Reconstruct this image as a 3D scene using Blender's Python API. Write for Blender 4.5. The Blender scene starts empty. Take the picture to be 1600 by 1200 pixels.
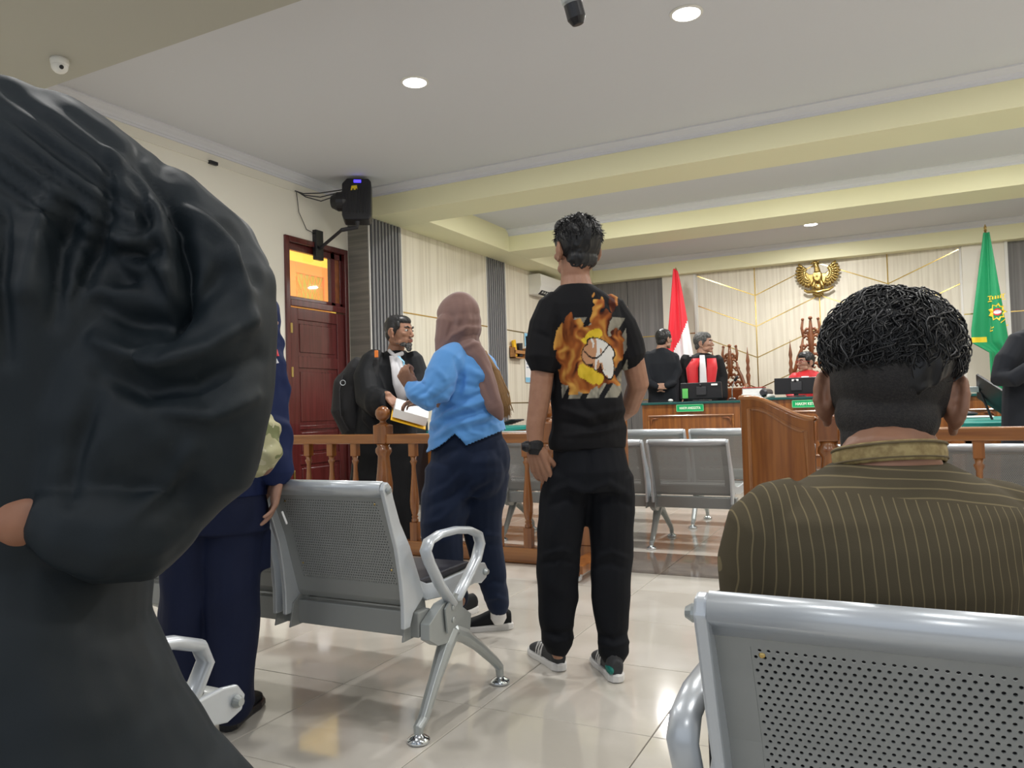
import bpy, math, random
import numpy as np
from mathutils import Vector, Matrix
random.seed(7); rng = np.random.default_rng(7)
SC = bpy.context.scene; COL = SC.collection
# ------------------------------------------------------------------ camera
FPX = 1195.0; CZ = 1.03
yaw, pitch, roll = math.radians(26.7), math.radians(1.73), math.radians(1.65)
FW = np.array([-math.sin(yaw)*math.cos(pitch), math.cos(yaw)*math.cos(pitch), math.sin(pitch)])
R0 = np.array([math.cos(yaw), math.sin(yaw), 0.0]); U0 = np.cross(R0, FW)
RV = R0*math.cos(roll)-U0*math.sin(roll); UV = U0*math.cos(roll)+R0*math.sin(roll)
AW = np.array([-math.sin(yaw), math.cos(yaw), 0.0])       # horizontal "away from the camera"
ZZ = np.array([0, 0, 1.0])
cam = bpy.data.cameras.new('camera'); cam_o = bpy.data.objects.new('camera', cam); COL.objects.link(cam_o)
cam.sensor_width = 36; cam.lens = FPX/1600*36; cam.clip_start = 0.05
cam_o.matrix_world = Matrix(((RV[0], UV[0], -FW[0], 0), (RV[1], UV[1], -FW[1], 0), (RV[2], UV[2], -FW[2], CZ), (0, 0, 0, 1)))
SC.camera = cam_o
# ------------------------------------------------------------------ world, exposure, downlights
w = bpy.data.worlds.new('world'); SC.world = w; w.use_nodes = True
w.node_tree.nodes['Background'].inputs[0].default_value = (0.86, 0.92, 1.0, 1)
w.node_tree.nodes['Background'].inputs[1].default_value = 0.60
SC.view_settings.view_transform = 'Standard'; SC.view_settings.look = 'None'
SC.view_settings.gamma = 1; SC.view_settings.use_curve_mapping = False
SC.view_settings.exposure = 0.42
LAMPS = [(-3.15, 4.78, 3.5), (-1.1, 4.8, 3.5), (0.95, 4.8, 3.5), (2.4, 4.8, 3.5),
         (-4.2, 1.5, 3.5), (-2.1, 1.5, 3.5), (0.2, 1.5, 3.5), (2.2, 1.5, 3.5),
         (-3.2, -1.2, 3.5), (0.2, -1.2, 3.5),
         (-3.1, 7.85, 3.5), (-1.0, 7.85, 3.5), (1.1, 7.85, 3.5),  # unseen lamps added behind the first beam to light the far bay
         (-3.1, 10.85, 3.5), (-1.0, 11.55, 3.5), (1.1, 10.85, 3.5)]  # outer pair unseen, added behind the beam to brighten the back wall
for i, (x, y, z) in enumerate(LAMPS):
    l = bpy.data.lights.new('downlight_lamp', 'AREA'); l.shape = 'DISK'; l.size = 0.17
    l.energy = {1.5: 15, -1.2: 12, 4.78: 29, 4.8: 29, 7.85: 38, 10.85: 32, 11.55: 40}[y]; l.color = (1.0, 0.985, 0.955); l.spread = math.radians(180)
    o = bpy.data.objects.new('downlight_lamp', l); COL.objects.link(o); o.location = (x, y, z-0.03)

# ------------------------------------------------------------------ geometry tools
def P(x, y, d): return np.array([0, 0, CZ]) + (FW + RV*((x-800)/FPX) - UV*((y-600)/FPX))*d
def onZ(x, y, z=0.0):
    r = FW + RV*((x-800)/FPX) - UV*((y-600)/FPX); return np.array([0, 0, CZ]) + r*((z-CZ)/r[2])
def proj(co):
    q = np.asarray(co)-np.array([0, 0, CZ]); d = q@FW; return 800+FPX*(q@RV)/d, 600-FPX*(q@UV)/d
def nrm(v): v = np.asarray(v, float); return v/(np.linalg.norm(v)+1e-12)

class MB:
    def __init__(s): s.v = []; s.f = []
    def add(s, v, f):
        n = len(s.v); s.v += [tuple(map(float, p)) for p in v]; s.f += [tuple(i+n for i in q) for q in f]; return s
    def box(s, c, size, rz=0, rot=None):
        hx, hy, hz = size[0]/2, size[1]/2, size[2]/2
        p = np.array([(x, y, z) for x in (-hx, hx) for y in (-hy, hy) for z in (-hz, hz)])
        if rot is None and rz:
            cc, ss = math.cos(rz), math.sin(rz); rot = np.array([[cc, -ss, 0], [ss, cc, 0], [0, 0, 1]])
        if rot is not None: p = p@np.asarray(rot).T
        return s.add(p+np.asarray(c), [(0, 1, 3, 2), (4, 6, 7, 5), (0, 4, 5, 1), (2, 3, 7, 6), (0, 2, 6, 4), (1, 5, 7, 3)])
    def b2(s, x0, x1, y0, y1, z0, z1): return s.box(((x0+x1)/2, (y0+y1)/2, (z0+z1)/2), (x1-x0, y1-y0, z1-z0))
    def tube(s, pts, r, n=10, flat=None, up=(0, 0, 1), close=False):
        """r: list of radii (or (ra,rb)); frames transported from 'up'; round caps"""
        pts = [np.asarray(p, float) for p in pts]; m = len(pts)
        if not hasattr(r, '__len__'): r = [r]*m
        rr = [(q, q) if not hasattr(q, '__len__') else q for q in r]
        T = []
        for i in range(m):
            if close: t = pts[(i+1) % m]-pts[i-1]
            else: t = pts[min(i+1, m-1)]-pts[max(i-1, 0)]
            T.append(nrm(t))
        rings = []; a = None
        for i in range(m):
            u = np.asarray(up, float) if a is None else a
            a_ = u-T[i]*np.dot(u, T[i])
            if np.linalg.norm(a_) < 1e-4: a_ = np.cross(T[i], (1, 0.3, 0.1))
            a = nrm(a_); b = np.cross(T[i], a); rings.append((pts[i], a, b, rr[i], T[i]))
        V = []; F = []
        def ring(c, a, b, ra, rb):
            k = len(V)
            for j in range(n):
                t = 2*math.pi*j/n; V.append(c+b*math.cos(t)*ra+a*math.sin(t)*rb)
            return k
        ks = []
        if not close:
            c, a, b, q, t = rings[0]; h = min(q)
            ks.append(ring(c-t*h*0.7, a, b, q[0]*0.6, q[1]*0.6))
        for c, a, b, q, t in rings: ks.append(ring(c, a, b, *q))
        if not close:
            c, a, b, q, t = rings[-1]; h = min(q)
            ks.append(ring(c+t*h*0.7, a, b, q[0]*0.6, q[1]*0.6))
        L = len(ks)
        for i in range(L if close else L-1):
            k0, k1 = ks[i], ks[(i+1) % L]
            for j in range(n): F.append((k0+j, k0+(j+1) % n, k1+(j+1) % n, k1+j))
        if not close:
            F.append(tuple(ks[0]+j for j in reversed(range(n)))); F.append(tuple(ks[-1]+j for j in range(n)))
        return s.add(V, F)
    def loft(s, rings, n=20):
        """rings: (center, halfA vector, halfB vector)"""
        V = []; F = []
        for c, A, B in rings:
            for j in range(n):
                t = 2*math.pi*j/n; V.append(np.asarray(c)+np.asarray(A)*math.cos(t)+np.asarray(B)*math.sin(t))
        m = len(rings)
        for i in range(m-1):
            for j in range(n): F.append((i*n+j, i*n+(j+1) % n, (i+1)*n+(j+1) % n, (i+1)*n+j))
        F.append(tuple(reversed(range(n)))); F.append(tuple((m-1)*n+j for j in range(n)))
        return s.add(V, F)
    def ell(s, c, r, M=None, nu=16, nv=10):
        V = []; F = []
        if not hasattr(r, '__len__'): r = (r, r, r)
        for i in range(1, nv):
            ph = math.pi*i/nv
            for j in range(nu):
                t = 2*math.pi*j/nu; V.append((r[0]*math.sin(ph)*math.cos(t), r[1]*math.sin(ph)*math.sin(t), r[2]*math.cos(ph)))
        V += [(0, 0, r[2]), (0, 0, -r[2])]; a, b = len(V)-2, len(V)-1
        for i in range(nv-2):
            for j in range(nu): F.append((i*nu+j, (i+1)*nu+j, (i+1)*nu+(j+1) % nu, i*nu+(j+1) % nu))
        for j in range(nu):
            F.append((a, j, (j+1) % nu)); F.append((b, (nv-2)*nu+(j+1) % nu, (nv-2)*nu+j))
        V = np.array(V)
        if M is not None: V = V@np.asarray(M).T
        return s.add(V+np.asarray(c), F)
    def lathe(s, prof, c=(0, 0, 0), n=16, sx=1, sy=1):
        V = []; F = []; m = len(prof)
        for r, z in prof:
            for j in range(n):
                t = 2*math.pi*j/n; V.append((c[0]+r*sx*math.cos(t), c[1]+r*sy*math.sin(t), c[2]+z))
        for i in range(m-1):
            for j in range(n): F.append((i*n+j, i*n+(j+1) % n, (i+1)*n+(j+1) % n, (i+1)*n+j))
        F.append(tuple(reversed(range(n)))); F.append(tuple((m-1)*n+j for j in range(n)))
        return s.add(V, F)
    def prism(s, poly, o, A, B, N, t):
        """2-D polygon (ccw) in plane o + a*A + b*B, extruded by t along N"""
        o, A, B, N = [np.asarray(q, float) for q in (o, A, B, N)]; k = len(poly)
        V = [o+A*p[0]+B*p[1] for p in poly]+[o+A*p[0]+B*p[1]+N*t for p in poly]
        F = [tuple(reversed(range(k))), tuple(range(k, 2*k))]+[(i, (i+1) % k, k+(i+1) % k, k+i) for i in range(k)]
        return s.add(V, F)
    def build(s, name, mat, parent=None, smooth=False, bev=0, world=False, kind=None, auto=False):
        me = bpy.data.meshes.new(name)
        v = s.v
        if world and parent is not None:
            W = Matrix.LocRotScale(parent.location, parent.rotation_euler, parent.scale)
            if parent.parent is not None: W = Matrix.LocRotScale(parent.parent.location, parent.parent.rotation_euler, parent.parent.scale) @ W
            Wi = W.inverted(); v = [Wi @ Vector(p) for p in v]
        me.from_pydata([tuple(p) for p in v], [], s.f); me.update()
        return finish(name, me, mat, parent, smooth, bev, kind)

def finish(name, me, mat, parent=None, smooth=False, bev=0, kind=None):
    if mat is not None and not me.materials: me.materials.append(mat)
    if smooth: me.polygons.foreach_set('use_smooth', [True]*len(me.polygons))
    o = bpy.data.objects.new(name, me); COL.objects.link(o)
    if parent is not None: o.parent = parent
    if kind: o['kind'] = kind
    if bev:
        m = o.modifiers.new('bevel', 'BEVEL'); m.width = bev; m.segments = 2; m.limit_method = 'ANGLE'; m.angle_limit = 0.6
    return o
def tag(o, label, cat, group=None):
    o['label'] = label; o['category'] = cat
    if group: o['group'] = group
    return o
def empty(name, loc, label=None, cat=None, group=None, rz=0):
    o = bpy.data.objects.new(name, None); COL.objects.link(o); o.location = tuple(loc); o.rotation_euler = (0, 0, rz)
    o.empty_display_size = .1
    if label: tag(o, label, cat, group)
    return o
def struct(o, kind='structure'): o['kind'] = kind; return o
def copy_tree(o, parent=None):
    c = o.copy(); COL.objects.link(c); c.parent = parent
    for ch in o.children: copy_tree(ch, c)
    return c

def fuse(name, mb, vox, mat, parent=None, smooth=6, disp=None, color=None, cut=None):
    """voxel-fuse overlapping closed shapes into ONE skin, smooth it, displace it"""
    me = bpy.data.meshes.new('tmp'); me.from_pydata(mb.v, [], mb.f); me.update()
    o = bpy.data.objects.new('tmp', me); COL.objects.link(o)
    m = o.modifiers.new('r', 'REMESH'); m.mode = 'VOXEL'; m.voxel_size = vox; m.adaptivity = 0
    dg = bpy.context.evaluated_depsgraph_get()
    nm = bpy.data.meshes.new_from_object(o.evaluated_get(dg))
    bpy.data.objects.remove(o); bpy.data.meshes.remove(me); nm.name = name
    nv = len(nm.vertices); co = np.empty(nv*3); nm.vertices.foreach_get('co', co); co = co.reshape(-1, 3)
    ne = len(nm.edges); ed = np.empty(ne*2, dtype=np.int32); nm.edges.foreach_get('vertices', ed); ed = ed.reshape(-1, 2)
    deg = np.bincount(ed.ravel(), minlength=nv).astype(float)[:, None]; deg[deg == 0] = 1
    for it in range(smooth):
        acc = np.zeros_like(co)
        for k in range(3):
            acc[:, k] = np.bincount(ed[:, 0], co[ed[:, 1], k], nv)+np.bincount(ed[:, 1], co[ed[:, 0], k], nv)
        lam = 0.6 if it % 2 == 0 else (-0.25 if smooth > 3 else 0.3)
        co = co+lam*(acc/deg-co)
    nm.vertices.foreach_set('co', co.ravel()); nm.update()
    if disp is not None or color is not None:
        no = np.empty(nv*3); nm.vertex_normals.foreach_get('vector', no); no = no.reshape(-1, 3)
    if disp is not None:
        co = co+no*disp(co, no)[:, None]; nm.vertices.foreach_set('co', co.ravel()); nm.update()
    if color is not None:
        ca = nm.color_attributes.new('print', 'FLOAT_COLOR', 'POINT'); c = np.ones((nv, 4)); c[:, :3] = color(co, no)
        ca.data.foreach_set('color', c.ravel())
    if cut is not None:
        import bmesh
        keep = cut(co); bm_ = bmesh.new(); bm_.from_mesh(nm); bm_.verts.ensure_lookup_table()
        bmesh.ops.delete(bm_, geom=[bm_.verts[i] for i in np.nonzero(~keep)[0]], context='VERTS'); bm_.to_mesh(nm); bm_.free()
        nv = len(nm.vertices); co = np.empty(nv*3); nm.vertices.foreach_get('co', co); co = co.reshape(-1, 3)
    if parent is not None:
        co = co-np.array(parent.location); nm.vertices.foreach_set('co', co.ravel()); nm.update()
    nm.materials.clear()
    return finish(name, nm, mat, parent, True)

def creases(lines, side=None):
    """press fold ridges (+) and valleys (-) into cloth along paths on its camera-facing side; paths are given as view points"""
    def fn(co, no):
        x, y = proj(co); out = np.zeros(len(co)); fc = np.clip(.35-(no@AW), 0, 1)
        for pts, w_, am in lines:
            best = np.full(len(co), 1e9); tt = np.zeros(len(co)); n = len(pts)-1
            for i in range(n):
                ax, ay = pts[i]; bx, by = pts[i+1]; dx, dy = bx-ax, by-ay
                k = np.clip(((x-ax)*dx+(y-ay)*dy)/(dx*dx+dy*dy+1e-9), 0, 1); d = np.hypot(x-ax-k*dx, y-ay-k*dy)
                m = d < best; best[m] = d[m]; tt[m] = (i+k[m])/n
            out += am*np.exp(-(best/w_)**2)*(.35+.65*np.sin(math.pi*np.clip(tt*.9+.05, 0, 1)))
        return out*np.clip(fc*1.6, 0, 1)
    return fn
def vnoise(p, seed=0):
    """smooth value noise, vectorised"""
    p = np.asarray(p); i = np.floor(p).astype(np.int64); f = p-i; f = f*f*(3-2*f)
    def h(a, b, c):
        n = (a*374761393+b*668265263+c*2147483647+seed*974711) & 0xffffffff
        n = ((n ^ (n >> 13))*1274126177) & 0xffffffff; return ((n ^ (n >> 16)) & 0xffff)/65535.0
    r = 0
    for dx in (0, 1):
        for dy in (0, 1):
            for dz in (0, 1):
                r = r+h(i[:, 0]+dx, i[:, 1]+dy, i[:, 2]+dz)*(f[:, 0] if dx else 1-f[:, 0])*(f[:, 1] if dy else 1-f[:, 1])*(f[:, 2] if dz else 1-f[:, 2])
    return r
def folds(amp, size, stretch=(1, 1, 1), seed=0, ridge=True):
    st = np.array(stretch)/size
    rs = np.random.default_rng(seed+500); D_ = rs.normal(size=(3, 3)); D_ /= np.linalg.norm(D_, axis=1)[:, None]
    def fn(co, no):
        p = co*st; out = 0
        for k in range(3):
            wv = vnoise(p*.45+k*7.3, seed+k)+.5*vnoise(p*.9+k*3.1, seed+k+9); m = vnoise(p*.38+k*11.7, seed+k+20)
            a = .5+.5*np.sin(math.pi*(p@D_[k])*(1+.35*k)+7.0*wv)
            out = out+(a**1.6-.35)*np.clip(m*2.2-.55, 0, 1)*(1, .7, .5)[k]
        return amp*out
    return fn

# ------------------------------------------------------------------ materials
def mat(name, col, rough=0.5, metal=0, bump=None, tex=None, emis=None, spec=None, coat=0, sheen=0, trans=0, sss=0):
    m = bpy.data.materials.new(name); m.use_nodes = True; nt = m.node_tree; b = nt.nodes['Principled BSDF']
    b.inputs['Base Color'].default_value = (*col, 1); b.inputs['Roughness'].default_value = rough; b.inputs['Metallic'].default_value = metal
    if spec is not None: b.inputs['Specular IOR Level'].default_value = spec
    if coat: b.inputs['Coat Weight'].default_value = coat; b.inputs['Coat Roughness'].default_value = 0.12
    if sheen: b.inputs['Sheen Weight'].default_value = sheen; b.inputs['Sheen Roughness'].default_value = .5
    if trans: b.inputs['Transmission Weight'].default_value = trans
    if sss: b.inputs['Subsurface Weight'].default_value = sss; b.inputs['Subsurface Scale'].default_value = .01; b.inputs['Subsurface Radius'].default_value = (1, .4, .2)
    if emis: b.inputs['Emission Color'].default_value = (*emis[0], 1); b.inputs['Emission Strength'].default_value = emis[1]
    N = nt.nodes.new; L = nt.links.new
    tc = N('ShaderNodeTexCoord'); mp = N('ShaderNodeMapping'); L(tc.outputs['Object'], mp.inputs[0])
    if tex:   # (kind, scale xyz, other colour, lo, hi)
        kind, sc, c2, lo, hi = tex; mp.inputs['Scale'].default_value = sc
        if kind == 'noise': t = N('ShaderNodeTexNoise'); t.inputs['Scale'].default_value = 1; t.inputs['Detail'].default_value = 6
        elif kind == 'wave': t = N('ShaderNodeTexWave'); t.inputs['Scale'].default_value = 1; t.inputs['Distortion'].default_value = 6; t.inputs['Detail'].default_value = 3
        elif kind == 'vor': t = N('ShaderNodeTexVoronoi'); t.inputs['Scale'].default_value = 1
        L(mp.outputs[0], t.inputs[0]); r = N('ShaderNodeValToRGB')
        r.color_ramp.elements[0].position = lo; r.color_ramp.elements[1].position = hi
        r.color_ramp.elements[0].color = (*col, 1); r.color_ramp.elements[1].color = (*c2, 1)
        L(t.outputs[0], r.inputs[0]); L(r.outputs[0], b.inputs['Base Color'])
    if bump:  # (kind, scale xyz, strength, distance)
        kind, sc, st, dist = bump; mq = N('ShaderNodeMapping'); L(tc.outputs['Object'], mq.inputs[0]); mq.inputs['Scale'].default_value = sc
        if kind == 'noise': t = N('ShaderNodeTexNoise'); t.inputs['Scale'].default_value = 1; t.inputs['Detail'].default_value = 4
        else: t = N('ShaderNodeTexWave'); t.inputs['Scale'].default_value = 1; t.inputs['Distortion'].default_value = 0.6
        L(mq.outputs[0], t.inputs[0]); bp = N('ShaderNodeBump'); bp.inputs['Strength'].default_value = st; bp.inputs['Distance'].default_value = dist
        L(t.outputs[0], bp.inputs['Height']); L(bp.outputs[0], b.inputs['Normal'])
    return m
M = {}
M['wall'] = mat('wall_paint', (.80, .77, .68), .6, bump=('noise', (40, 40, 40), .1, .002))
M['ceil'] = mat('ceiling_paint', (.64, .65, .69), .8)
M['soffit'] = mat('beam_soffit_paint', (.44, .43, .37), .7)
M['crown'] = mat('crown_plaster', (.70, .71, .76), .6)
M['beam'] = mat('yellow_beam_paint', (.82, .79, .53), .55)
M['tile'] = mat('cream_porcelain', (.56, .525, .465), .07, tex=('noise', (1.6, 2.6, 1), (.63, .595, .54), .45, .6), coat=.3)
M['tile_far'] = M['tile']
M['dtile'] = mat('brown_granite', (.13, .10, .085), .06, tex=('noise', (18, 18, 1), (.20, .16, .13), .4, .65), coat=.3)
M['grout'] = mat('grout', (.16, .14, .12), .8)
M['panel'] = mat('cream_wall_panel', (.74, .69, .58), .45, tex=('noise', (22, 22, .7), (.64, .585, .48), .44, .62), bump=('noise', (75, 75, 1.2), .35, .004))
M['wavy'] = mat('ribbed_cream_panel', (.74, .70, .61), .4, bump=('wave', (0, 0, 4.2), .8, .02))
M['gpanel'] = mat('grey_wall_panel', (.15, .145, .145), .5, tex=('noise', (26, 26, .7), (.21, .2, .2), .4, .65))
M['gmarble'] = mat('grey_column_panel', (.17, .16, .14), .4, tex=('noise', (1, 1, 24), (.25, .235, .20), .35, .65))
M['slat_d'] = mat('dark_slat', (.035, .037, .045), .5)
M['slat_l'] = mat('grey_slat', (.20, .20, .21), .45)
M['white_trim'] = mat('white_trim', (.75, .74, .71), .5)
M['gold'] = mat('gold_strip', (.62, .45, .17), .22, 1)
M['brass'] = mat('old_brass', (.50, .36, .13), .26, 1, bump=('noise', (60, 60, 60), .3, .004))
M['door'] = mat('maroon_gloss_paint', (.105, .018, .018), .22, tex=('noise', (30, 30, 2), (.075, .013, .012), .35, .65), bump=('noise', (6, 6, 60), .12, .002), coat=.5)
M['yellow_room'] = mat('glowing_yellow_paint', (.85, .68, .16), .6, emis=((1, .78, .22), .32))  # emission puts the corridor light into the wall itself
M['orange_frame'] = mat('glowing_orange_wood', (.70, .27, .12), .4, emis=((.9, .35, .15), .3))  # self-lit wood: emission stands in for light falling on the frame
M['wood'] = mat('varnished_teak', (.29, .105, .022), .28, tex=('noise', (26, 26, 1.6), (.15, .045, .009), .35, .68), coat=.5, bump=('noise', (60, 60, 4), .08, .002))
M['woodh'] = mat('varnished_rail_wood', (.33, .13, .03), .28, tex=('noise', (1.6, 26, 26), (.19, .062, .012), .35, .68), coat=.5)
M['wood_carved'] = mat('carved_brown_wood', (.24, .075, .02), .3, tex=('noise', (12, 12, 12), (.15, .045, .012), .35, .65), coat=.5)
M['wood_lt'] = mat('wood_shelf', (.42, .2, .07), .5)
M['steel'] = mat('grey_powder_coat', (.31, .325, .32), .42, .22, coat=.1)
M['steel_lt'] = mat('bright_rolled_edge', (.60, .64, .68), .3, .3, coat=.2)
M['alu'] = mat('cast_aluminium', (.42, .45, .45), .3, .45, bump=('noise', (250, 250, 250), .06, .001))
M['pad'] = mat('dark_grey_vinyl', (.035, .034, .042), .35)
M['chrome'] = mat('chrome', (.7, .75, .8), .12, 1)
M['chrome_b'] = mat('blue_film_chrome', (.02, .35, .6), .15, .8)
M['black_pl'] = mat('black_plastic', (.012, .012, .015), .35)
M['white_pl'] = mat('white_plastic', (.78, .77, .73), .35)
M['teal'] = mat('teal_felt', (.0, .20, .17), .6, bump=('noise', (200, 200, 200), .1, .001))
M['dteal'] = mat('dark_teal_cloth', (.0, .065, .062), .6)
M['sign'] = mat('green_sign', (.0, .36, .12), .4)
M['signt'] = mat('pale_lettering', (.75, .86, .72), .5)
M['red'] = mat('flag_red', (.72, .012, .03), .55, sheen=.2)
M['white_cl'] = mat('flag_white', (.78, .77, .8), .6, sheen=.2)
M['green_cl'] = mat('flag_green', (.0, .27, .10), .55, sheen=.2)
M['yel'] = mat('yellow_print', (.80, .60, .03), .5)
M['paper'] = mat('paper', (.82, .82, .82), .7, bump=('wave', (0, 0, 90), .4, .002))
M['redcov'] = mat('red_cover', (.45, .04, .03), .5)
M['folder'] = mat('yellow_folder', (.82, .48, .02), .5)
M['blue_pr'] = mat('pale_blue_print', (.25, .55, .78), .5)
M['lamp'] = mat('lamp_glow', (1, 1, 1), .5, emis=((1, .98, .95), 14))
M['led'] = mat('blue_led', (.05, .05, .9), .4, emis=((.08, .05, 1), 1.5))
M['glass'] = mat('clear_glass', (.95, .97, .96), .02, trans=1)
M['bronze_pl'] = mat('dark_metal', (.05, .05, .055), .4, .6)
# cloth and skin
M['robe'] = mat('black_satin_robe', (.0040, .0098, .0145), .62, bump=('noise', (900, 900, 900), .2, .0006), spec=.42)
M['robe2'] = mat('black_robe_cloth', (.007, .008, .010), .65, spec=.25)
M['navy'] = mat('navy_cloth', (.010, .020, .080), .65, spec=.25)
M['navyd'] = mat('dark_navy_cloth', (.007, .012, .040), .7, spec=.25)
M['jean'] = mat('black_cloth', (.005, .006, .009), .8, spec=.2)
M['pants_w'] = mat('navy_sweatpants', (.010, .018, .045), .8, spec=.2, sheen=.05)
M['blue_sh'] = mat('sky_blue_polo', (.115, .36, .80), .75, sheen=.25, bump=('noise', (700, 700, 700), .2, .0008))
M['hijab'] = mat('mauve_brown_scarf', (.235, .135, .115), .8, sheen=.3, bump=('noise', (500, 500, 500), .2, .0008))
M['skin'] = mat('tan_skin', (.36, .185, .115), .5, sss=.05, tex=('noise', (30, 30, 30), (.30, .145, .088), .35, .7))
M['skin2'] = mat('brown_skin', (.36, .17, .10), .5, sss=.08, tex=('noise', (30, 30, 30), (.30, .13, .07), .35, .7))
M['skin3'] = mat('light_tan_skin', (.42, .235, .165), .5, sss=.08)
M['hair'] = mat('black_hair', (.010, .010, .011), .42)
M['hair_g'] = mat('greying_hair', (.13, .13, .13), .6, tex=('noise', (90, 90, 90), (.03, .03, .03), .4, .6))
M['hair_b'] = mat('golden_brown_hair', (.32, .18, .07), .6)
M['lip'] = mat('lips', (.30, .10, .08), .5)
M['eye_w'] = mat('eye_white', (.7, .68, .65), .3)
M['eye_b'] = mat('dark_iris', (.012, .008, .006), .2)
M['redrobe'] = mat('red_facing_cloth', (.66, .012, .022), .55, sheen=.2)
M['suit'] = mat('charcoal_suit', (.012, .014, .019), .8, spec=.25)
M['shoe_d'] = mat('charcoal_mesh_shoe', (.03, .032, .037), .7, bump=('noise', (500, 500, 500), .4, .001))
M['rubber_w'] = mat('white_rubber', (.72, .71, .70), .5)
M['shoe_t'] = mat('teal_trim', (.0, .17, .14), .6)
M['orange'] = mat('orange_loop', (.75, .2, .03), .6)
M['strap'] = mat('black_webbing', (.014, .014, .016), .8)
M['collar_y'] = mat('gold_batik_collar', (.42, .32, .14), .7, tex=('noise', (90, 90, 90), (.28, .2, .08), .4, .6))

def camo_mat():
    m = mat('camouflage_cloth', (.44, .42, .25), .8); nt = m.node_tree; b = nt.nodes['Principled BSDF']
    N = nt.nodes.new; L = nt.links.new
    tc = N('ShaderNodeTexCoord'); cur = None
    for i, (c, s, th) in enumerate([((.20, .22, .10), 16, .55), ((.24, .13, .10), 11, .60), ((.55, .52, .36), 22, .63)]):
        n = N('ShaderNodeTexNoise'); n.inputs['Scale'].default_value = s; mp = N('ShaderNodeMapping'); mp.inputs['Location'].default_value = (i*3.1, i, i)
        L(tc.outputs['Object'], mp.inputs[0]); L(mp.outputs[0], n.inputs[0])
        r = N('ShaderNodeMath'); r.operation = 'GREATER_THAN'; r.inputs[1].default_value = th; L(n.outputs[0], r.inputs[0])
        mx = N('ShaderNodeMixRGB'); L(r.outputs[0], mx.inputs[0]); mx.inputs[2].default_value = (*c, 1)
        if cur is None: mx.inputs[1].default_value = (.44, .42, .25, 1)
        else: L(cur.outputs[0], mx.inputs[1])
        cur = mx
    L(cur.outputs[0], b.inputs['Base Color']); return m
M['camo'] = camo_mat()
def print_mat(name, rough=.8, sheen=.15):
    m = mat(name, (.5, .5, .5), rough, spec=.2, bump=('noise', (600, 600, 600), .2, .0008)); nt = m.node_tree
    a = nt.nodes.new('ShaderNodeVertexColor'); a.layer_name = 'print'
    nt.links.new(a.outputs[0], nt.nodes['Principled BSDF'].inputs['Base Color']); return m
M['tee'] = print_mat('printed_black_cotton', .8)
def stripe_mat():
    """olive-brown cloth with woven cream pinstripes; below the yoke seam they run down, on the yoke they run across"""
    m = mat('pinstriped_olive_cloth', (.075, .062, .036), .85, spec=.2, bump=('noise', (900, 900, 900), .3, .0008)); nt = m.node_tree; b = nt.nodes['Principled BSDF']
    N = nt.nodes.new; L = nt.links.new
    tc = N('ShaderNodeTexCoord'); sp = N('ShaderNodeSeparateXYZ'); L(tc.outputs['Object'], sp.inputs[0])
    nz = N('ShaderNodeTexNoise'); nz.inputs['Scale'].default_value = 5; L(tc.outputs['Object'], nz.inputs[0])
    def math_(op, a, bb, cc=None):
        q = N('ShaderNodeMath'); q.operation = op
        for i, x in enumerate((a, bb, cc)):
            if x is None: continue
            if isinstance(x, (int, float)): q.inputs[i].default_value = x
            else: L(x, q.inputs[i])
        return q.outputs[0]
    wob = math_('MULTIPLY_ADD', nz.outputs[0], .022, -.011)
    def lines(coord, period, width):
        a = math_('ADD', coord, wob); a = math_('DIVIDE', a, period); a = math_('FRACT', a, None)
        a = math_('SUBTRACT', a, .5); a = math_('ABSOLUTE', a, None); return math_('LESS_THAN', a, width)
    zc = sp.outputs['Z']; xc = math_('MULTIPLY_ADD', sp.outputs['Y'], float(R0[1]), math_('MULTIPLY', sp.outputs['X'], float(R0[0])))
    v = lines(xc, .0122, .06)
    x2 = math_('MULTIPLY', xc, xc); yz = math_('MULTIPLY_ADD', x2, .7, math_('MULTIPLY_ADD', xc, .12, zc))
    h = lines(yz, .0115, .075)
    seam = math_('MULTIPLY_ADD', xc, -.12, .90); isy = math_('GREATER_THAN', zc, seam)
    mx = N('ShaderNodeMix'); L(isy, mx.inputs[0]); L(v, mx.inputs[2]); L(h, mx.inputs[3])
    amt = math_('MULTIPLY', mx.outputs[0], .55)
    c = N('ShaderNodeMixRGB'); L(amt, c.inputs[0]); c.inputs[1].default_value = (.095, .078, .048, 1); c.inputs[2].default_value = (.30, .24, .13, 1)
    L(c.outputs[0], b.inputs['Base Color']); return m
M['stripe'] = stripe_mat()
# ================================================================== THE ROOM
XL, XS, XR, YB, ZC, ZB = -5.5, -5.2, 3.15, 13.0, 3.5, 3.2
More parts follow.
